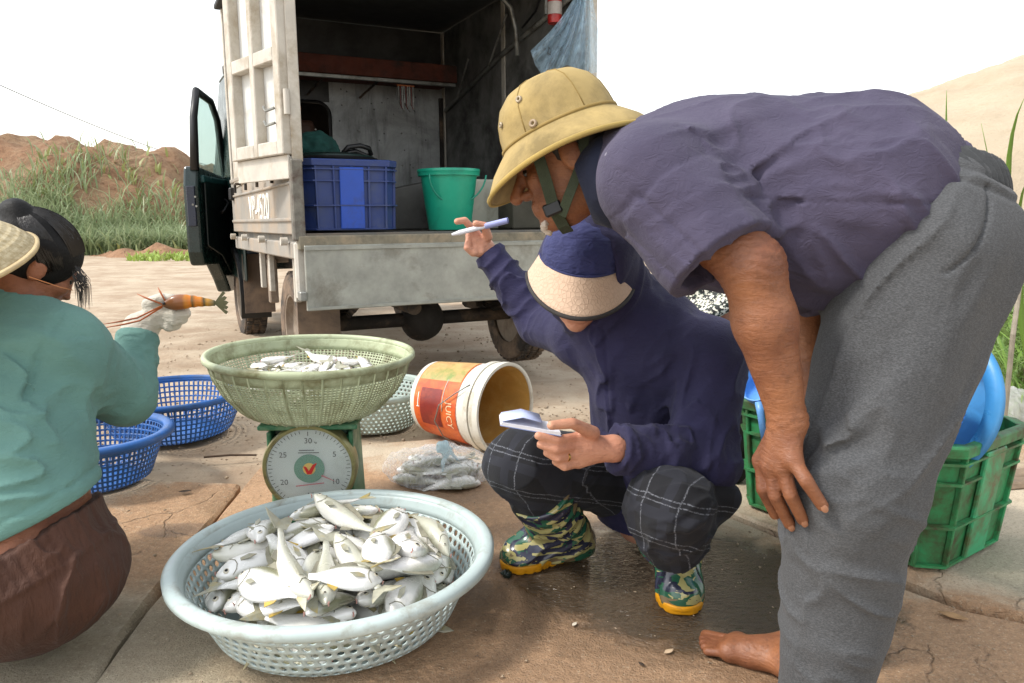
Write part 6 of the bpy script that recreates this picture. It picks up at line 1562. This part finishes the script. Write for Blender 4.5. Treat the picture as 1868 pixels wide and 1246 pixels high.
def fish_proto(kind, L, H, W, bend):
    root_mb = MB(); rings = []; n = 20
    prof_h = [(0, .05), (.03, .22), (.08, .45), (.16, .72), (.28, .95), (.42, 1.0), (.58, .88), (.74, .58), (.87, .32), (1, .27)]
    prof_w = [(0, .08), (.03, .35), (.08, .62), (.16, .88), (.28, 1.0), (.42, .95), (.58, .78), (.74, .48), (.87, .22), (1, .10)]
    def cen(s): return np.array([L * (.5 - s), bend * (s - .4) ** 2 * L, -.05 * H * math.sin(s * 3)])
    for k in range(n + 1):
        s = (k / n) ** 1.15; h = np.interp(s, *zip(*prof_h)) * H / 2; w = np.interp(s, *zip(*prof_w)) * W / 2
        t = np.arange(14) * 2 * np.pi / 14
        rings.append(cen(s) + np.stack([0 * t, np.sign(np.sin(t)) * np.abs(np.sin(t)) ** 1.15 * w, np.cos(t) * h], 1))
    fish = root_mb.ringstack(rings).build('fish', FM[kind], None, smooth=True)
    tl = cen(1); fin = M_FIN if kind != 1 else M_FIN2
    def flat(poly, name, m, th=.0012):
        return MB().add(poly, [tuple(range(len(poly)))]).build(name, m, fish, solid=th)
    dt = (cen(1) - cen(.93)); dt /= np.linalg.norm(dt)
    flat([tl + [0, 0, .010], tl + dt * .020 + [0, .002, .022], tl + dt * .032 + [0, .004, .027], tl + dt * .026 + [0, .0, .012], tl + dt * .018, tl + dt * .026 + [0, 0, -.012], tl + dt * .032 + [0, -.004, -.027], tl + dt * .020 + [0, -.002, -.022], tl + [0, 0, -.010]], 'tail_fin', M_TAIL)
    up = lambda s, q: cen(s) + np.array([0, 0, np.interp(s, *zip(*prof_h)) * H / 2 + q]); dn = lambda s, q: cen(s) - np.array([0, 0, np.interp(s, *zip(*prof_h)) * H / 2 + q])
    flat([up(.32, -.003), up(.37, .012), up(.46, .010), up(.58, .007), up(.72, .005), up(.74, -.003), up(.6, -.003), up(.46, -.003)], 'dorsal_fin', M_FIN2)
    flat([dn(.60, -.003), dn(.65, .010), dn(.74, .005), dn(.76, -.003)], 'anal_fin', fin)
    for sd in (-1, 1):
        b = cen(.27) + np.array([0, sd * W * .49, -.1 * H])
        flat([b + [0, 0, .003], b + [-.012, sd * .003, .005], b + [-.028, sd * .005, .001], b + [-.016, sd * .003, -.006], b + [0, 0, -.003]], 'pectoral_fin', M_TAIL)
        e = cen(.105) + np.array([0, sd * np.interp(.105, *zip(*prof_w)) * W / 2 * .93, H * .07]); Fm = frame((.25, sd, .1)); r_ = .0046 * H / .055
        ey = MB().lathe([(.0002, .0016), (r_ * .7, .0012), (r_, -.001)], 14, M=Fm, off=e).build('eye', M_EYE, fish, smooth=True)
        MB().lathe([(.0002, .0022), (r_ * .4, .0019), (r_ * .58, .0008)], 12, M=Fm, off=e).build('pupil', M_PUP, ey, smooth=True)
        g = [cen(s) + np.array([0, sd * (np.interp(s, *zip(*prof_w)) * W / 2 * math.sqrt(max(0, 1 - (zz / (np.interp(s, *zip(*prof_h)) * .5)) ** 2)) + .0002), zz * H]) for s, zz in ((.16, .25), (.205, .15), (.225, 0), (.215, -.15), (.17, -.28))]
        MB().tube(g, .0009, 4).build('gill_edge', M_FIN2, fish)
    m_ = [cen(.004) + np.array([.001, y_, -.004 - abs(y_) * .3]) for y_ in (-W * .12, 0, W * .12)]
    MB().tube(m_, .0013, 5).build('mouth', mat('fish_lip', '#b98a80', .4, .2), fish)
    return fish
protos = [(fish_proto(0, .160, .070, .034, .0), .160, .070, .034), (fish_proto(0, .148, .066, .033, .35), .148, .066, .033), (fish_proto(2, .168, .074, .036, -.3), .168, .074, .036),
          (fish_proto(1, .185, .043, .036, .25), .185, .043, .036), (fish_proto(1, .165, .040, .034, -.4), .165, .040, .034), (fish_proto(2, .130, .056, .028, .15), .130, .056, .028)]
used = set()
KIND_WORDS = ['silver', 'curved silver', 'plump pale', 'olive-backed', 'curved olive-backed', 'small pale']
def place_fish(i, loc, Mx, label, group, s=1.0, center=None, rad=.2):
    hd = Mx @ Vector((1, 0, 0)); a = math.degrees(math.atan2(hd.y, hd.x)) % 360
    way = ['to right', 'away from camera', 'to left', 'towards camera'][int(((a + 45) % 360) // 90)]
    dx, dy = loc[0] - center[0], loc[1] - center[1]
    spot = 'middle' if math.hypot(dx, dy) < rad * .42 else ['right side', 'far side', 'left side', 'near side'][int(((math.degrees(math.atan2(dy, dx)) + 45) % 360) // 90)]
    label = '%s fish at the %s of %s, head %s' % (KIND_WORDS[i], spot, label, way)
    o = protos[i][0]
    if i in used: o = copy_tree(o)
    used.add(i)
    tag(o, label, 'fish', group)
    o.matrix_basis = Matrix.Translation(loc) @ Mx.to_4x4() @ Matrix.Scale(s, 4)
    return o
def drop_pile(center, n, rad_at, z0f, seed, label, group, pick, smin_=.9, smax_=1.1, roll=16):
    r = np.random.default_rng(seed); cell = .008; N = int(.7 / cell); hm = np.full((N, N), -9.)
    ii, jj = np.meshgrid(np.arange(N), np.arange(N), indexing='ij'); gx, gy = (ii - N / 2) * cell, (jj - N / 2) * cell
    hm = z0f(np.hypot(gx, gy))
    for k in range(n):
        best = None
        for trial in range(18):
            i = r.choice(len(protos), p=pick); _, L, H, W = protos[i]; s = r.uniform(smin_, smax_); L, H, W = L * s, H * s, W * s
            yaw = r.uniform(0, 2 * np.pi); rr_ = math.sqrt(r.random()) * rad_at; a = r.uniform(0, 2 * np.pi); x, y = rr_ * math.cos(a), rr_ * math.sin(a)
            ex = max(np.hypot(x + L * .5 * math.cos(yaw), y + L * .5 * math.sin(yaw)), np.hypot(x - L * .62 * math.cos(yaw), y - L * .62 * math.sin(yaw)))
            if ex > rad_at + .022: continue
            lx, ly = (gx - x) * math.cos(yaw) + (gy - y) * math.sin(yaw), -(gx - x) * math.sin(yaw) + (gy - y) * math.cos(yaw)
            m = ((lx / (L * .46)) ** 2 + (ly / (H * .40)) ** 2) < 1
            zz = hm[m]; zb = np.percentile(zz, 78)
            if best is None or zb < best[0]: best = (zb, i, s, L, H, W, yaw, x, y, lx, ly, m)
        if best is None: continue
        zb, i, s, L, H, W, yaw, x, y, lx, ly, m = best
        A = np.c_[lx[m], ly[m], np.ones(m.sum())]; co, *_ = np.linalg.lstsq(A, hm[m], rcond=None)
        pit = math.atan(np.clip(co[0], -.22, .22)); rol = math.atan(np.clip(co[1], -.4, .4))
        side = 1 if r.random() < .5 else -1
        Mx = Matrix.Rotation(yaw, 3, 'Z') @ Matrix.Rotation(-pit, 3, 'Y') @ Matrix.Rotation(rol + R(r.uniform(-roll, roll)), 3, 'X') @ Matrix.Rotation(side * R(90), 3, 'X')
        z = max(zb, co[2]) + W * .46
        place_fish(i, (center[0] + x, center[1] + y, center[2] + z), Mx, label, group, s, center, rad_at)
        f = 1 - (lx[m] / (L * .46)) ** 2 - (ly[m] / (H * .40)) ** 2
        hm[m] = np.maximum(hm[m], z + co[0] * lx[m] * .8 + W * .46 * np.sqrt(np.clip(f, 0, 1)) * .95)
drop_pile(FB, 80, .245, lambda q: .014 + np.maximum(0, q - .245) * .5, 21, 'the front basket heap', 'fish heaped in the front basket', [.28, .2, .22, .12, .08, .10], 1.08, 1.32)
drop_pile(SB, 30, .185, lambda q: .095 + np.maximum(0, q - .2) * .3, 33, 'the scale basket', 'fish in the basket on the scale', [.2, .2, .2, .08, .07, .25], .75, .95)
BG = np.array([-.245, 2.44, .0])
for k, (i, x, y, z, a) in enumerate(((0, -.06, -.055, .020, 2.9), (2, .05, -.075, .019, .2), (2, -.05, .045, .020, 3.4), (1, .07, .03, .020, .5), (0, -.045, -.02, .046, 2.6), (0, .045, -.035, .046, .35), (2, -.015, .05, .048, 3.0), (5, .06, .035, .047, -.4), (0, .01, .0, .070, 3.5))):
    place_fish(i, BG + [x, y, z], Matrix.Rotation(a, 3, 'Z') @ Matrix.Rotation(R(rng.uniform(-8, 8)), 3, 'X') @ Matrix.Rotation(R(90 if k % 2 else -90), 3, 'X'), 'the clear bag', 'fish inside the clear bag', 1.15, BG, .12)

# ---- clear bag round the fish
def m_film(name, tint, a0, a1, scale=14):
    t = NT(name); n = t.noise(scale, 6, .65, t.mapped((1, 1, .5)), 1.5)
    t.done(tint, .12, 0, t.bump(n, .7, .02)); tr = t.add('ShaderNodeBsdfTransparent'); mx = t.add('ShaderNodeMixShader')
    t.set(mx.inputs[0], t.ramp(n, [(.35, a0), (.7, a1)])); t.l.new(tr.outputs[0], mx.inputs[1])
    tl = t.add('ShaderNodeBsdfTranslucent'); tl.inputs[0].default_value = (*tint, 1); m2 = t.add('ShaderNodeMixShader'); m2.inputs[0].default_value = .5
    t.l.new(t.b.outputs[0], m2.inputs[1]); t.l.new(tl.outputs[0], m2.inputs[2]); t.l.new(m2.outputs[0], mx.inputs[2]); t.l.new(mx.outputs[0], t.out.inputs[0])
    return t.m
bagt = thing('plastic_bag', 'knotted clear plastic bag of fish on the ground by the paint bucket', 'bag')
bs = uni(el(BG + [0, 0, .048], (.185, .150, .060)), (rc(BG + [.03, -.01, .08], BG + [.035, -.015, .118], .035, .012), .03))
def bag_f(p):
    q = p - BG; an = np.arctan2(q[:, 1] + .01, q[:, 0] - .03); rr2 = np.hypot(q[:, 0] - .03, q[:, 1])
    return .005 * np.sin(an * 17 + 1.5 * np.sin(rr2 * 40)) * np.clip(1.2 - rr2 / .15, 0, 1) + .007 * fbm(q * 24, 3)
sdf_obj('film', cut(disp(bs, bag_f), half((0, 0, .001), (0, 0, -1))), *bounds([BG], .25), .0055, m_film('clear_bag_film', (.95, .96, .97), .08, .48, 26), bagt)
sdf_obj('knot', disp(uni(rc(BG + [.03, -.012, .10], BG + [.02, -.03, .125], .012, .022), (rc(BG + [.035, -.01, .11], BG + [.075, -.035, .075], .010, .004), .01), (rc(BG + [.03, -.015, .11], BG + [.02, -.075, .06], .010, .005), .01)), lambda p: .004 * fbm(p * 70, 2)), *bounds([BG + [.03, -.02, .1]], .09), .004, m_film('pale_blue_film', (.62, .80, .86), .55, .9, 40), bagt)

# ---- blue plastic sheet hanging at the truck's right rear post
V, F = [], []; nu, nv = 34, 22
bot = [(968, 92), (976, 118), (992, 142), (1012, 132), (1034, 118), (1056, 128), (1080, 134), (1104, 128)]
for i in range(nu + 1):
    u = i / nu; bx = np.interp(u * 7, range(8), [b[0] for b in bot]); by = np.interp(u * 7, range(8), [b[1] for b in bot])
    for k in range(nv + 1):
        v = k / nv; tx = 1058 + 16 * u; w = v ** (1.7 - .7 * u)
        V.append(P(tx + (bx - tx) * w, -45 + (by + 45) * v, 3.84 + .03 * math.sin(u * 31 + v * 2.5) * (.3 + v) + .05 * (1 - u) * v))
        if i and k: j = i * (nv + 1) + k; F.append((j - nv - 2, j - 1, j, j - nv - 1))
tag(MB().add(V, F).build('plastic_sheet', m_film('blue_sheet_film', (.62, .84, 1.0), .26, .66, 22), smooth=True), 'thin light blue plastic sheet hanging from the right rear post of the truck', 'plastic sheet')

# ---- white carrier bag and rubbish at the right edge
wb_ = thing('carrier_bag', 'crumpled white translucent carrier bag on the ground past the green crate', 'bag')
wc = np.array([1.90, 2.95, .0])
f = uni(el(wc + [.06, 0, .09], (.14, .10, .10)), (rc(wc + [-.04, 0, .15], wc + [-.075, 0, .235], .03, .012), .03), (rc(wc + [-.075, 0, .235], wc + [-.105, -.01, .245], .012, .010), .02), (rc(wc + [.05, 0, .16], wc + [-.02, 0, .22], .03, .012), .03))
sdf_obj('film', cut(disp(f, lambda p: .010 * fbm((p - wc) * [26, 26, 9], 3)), half((0, 0, .001), (0, 0, -1))), *bounds([wc + [0, 0, .1]], .26), .006, m_film('white_bag_film', (.82, .82, .82), .35, .8, 18), wb_)
tag(sdf_obj('snack_packet', disp(el(wc + [-.045, -.06, .17], (.035, .02, .012)), lambda p: .003 * fbm(p * 60, 2)), *bounds([wc + [-.045, -.06, .17]], .06), .004, mat('red_wrapper', '#c2463a', .4, .2, 20)), 'small red wrapper resting against the white carrier bag', 'wrapper')
for k, (x, y, rz) in enumerate(((1.62, 2.32, .2), (1.70, 2.40, .35))):
    tag(MB().prism([(-.16, 0, 0), (.16, 0, 0), (.15, .01, .018), (-.15, .012, .02)], (0, .05, 0)).build('wood_scrap', mat('grey_wood', '#7d6b58', .9, .3, 20, bump=.4), bevel=.004), ('weathered wood scrap lying nearest the green crate', 'weathered wood scrap behind the other one by the carrier bag')[k], 'wood')
    o = bpy.data.objects['wood_scrap' if k == 0 else 'wood_scrap.001']; o.location = (x, y, .014 + .0 * k); o.rotation_euler = (0, 0, rz)
tag(MB().tube([P(1862, 500, 2.6), P(1855, 560, 2.55), P(1848, 610, 2.5), (P(1848, 640, 2.5)[0], 2.5, 0.01)], .008, 8).build('wooden_stick', mat('pale_stick', '#8a8070', .85, .3, 25)), 'pale bent stick standing in the grass at the right edge', 'stick')

# ---- small litter
tag(MB().tube([G(372, 834), G(420, 832) + [0, 0, .004], G(468, 830)], .004, 6).build('twig', mat('dark_twig', '#4b3a2c', .9, .3, 30)), 'thin dark twig lying left of the scale', 'twig')
def leaf(c, L, a, colr, label, lift=.004):
    pts = []; F = []
    for k in range(7):
        u = k / 6; w = L * .22 * math.sin(np.pi * min(1, u * 1.02)) + .0005; x = L * (u - .5); z = lift + .25 * L * (u - .5) ** 2
        for q in (-1, 0, 1): pts.append((c[0] + x * math.cos(a) - q * w * math.sin(a), c[1] + x * math.sin(a) + q * w * math.cos(a), c[2] + z + (.25 * w if q else 0)))
        if k: F += [(3 * k - 3, 3 * k - 2, 3 * k + 1, 3 * k), (3 * k - 2, 3 * k - 1, 3 * k + 2, 3 * k + 1)]
    return tag(MB().add(pts, F).build('dry_leaf', mat('leaf_' + colr[1:], colr, .8, .3, 40), smooth=True, solid=.0008), label, 'leaf', 'dry leaves on the slabs')
leaf(G(338, 900), .040, .3, '#3d2e20', 'curled dark leaf between the blue basket and the scale', .006)
leaf(G(1220, 1192), .026, .6, '#b9a184', 'pale dry leaf on the wet slab near the bare foot')
leaf(G(1170, 1215), .016, 2.2, '#3a2d22', 'tiny dark leaf in front of the pale dry leaf')
leaf(G(1048, 1142), .018, 1.0, '#c9c0ae', 'whitish scrap on the slab below the camouflage boots')
leaf(G(1738, 1128), .060, -.6, '#a8845c', 'thin straw leaf on the slab right of the grey trousers')
lump = sdf_obj('crushed_cap', disp(el(G(925, 1052) + [0, 0, .008], (.014, .010, .009)), lambda p: .004 * fbm(p * 110, 2)), *bounds([G(925, 1052)], .03), .0022, mat('dark_green_shell', '#15231f', .3, .3, 60))
tag(lump, 'small crushed dark green cap by the boot toe', 'litter')
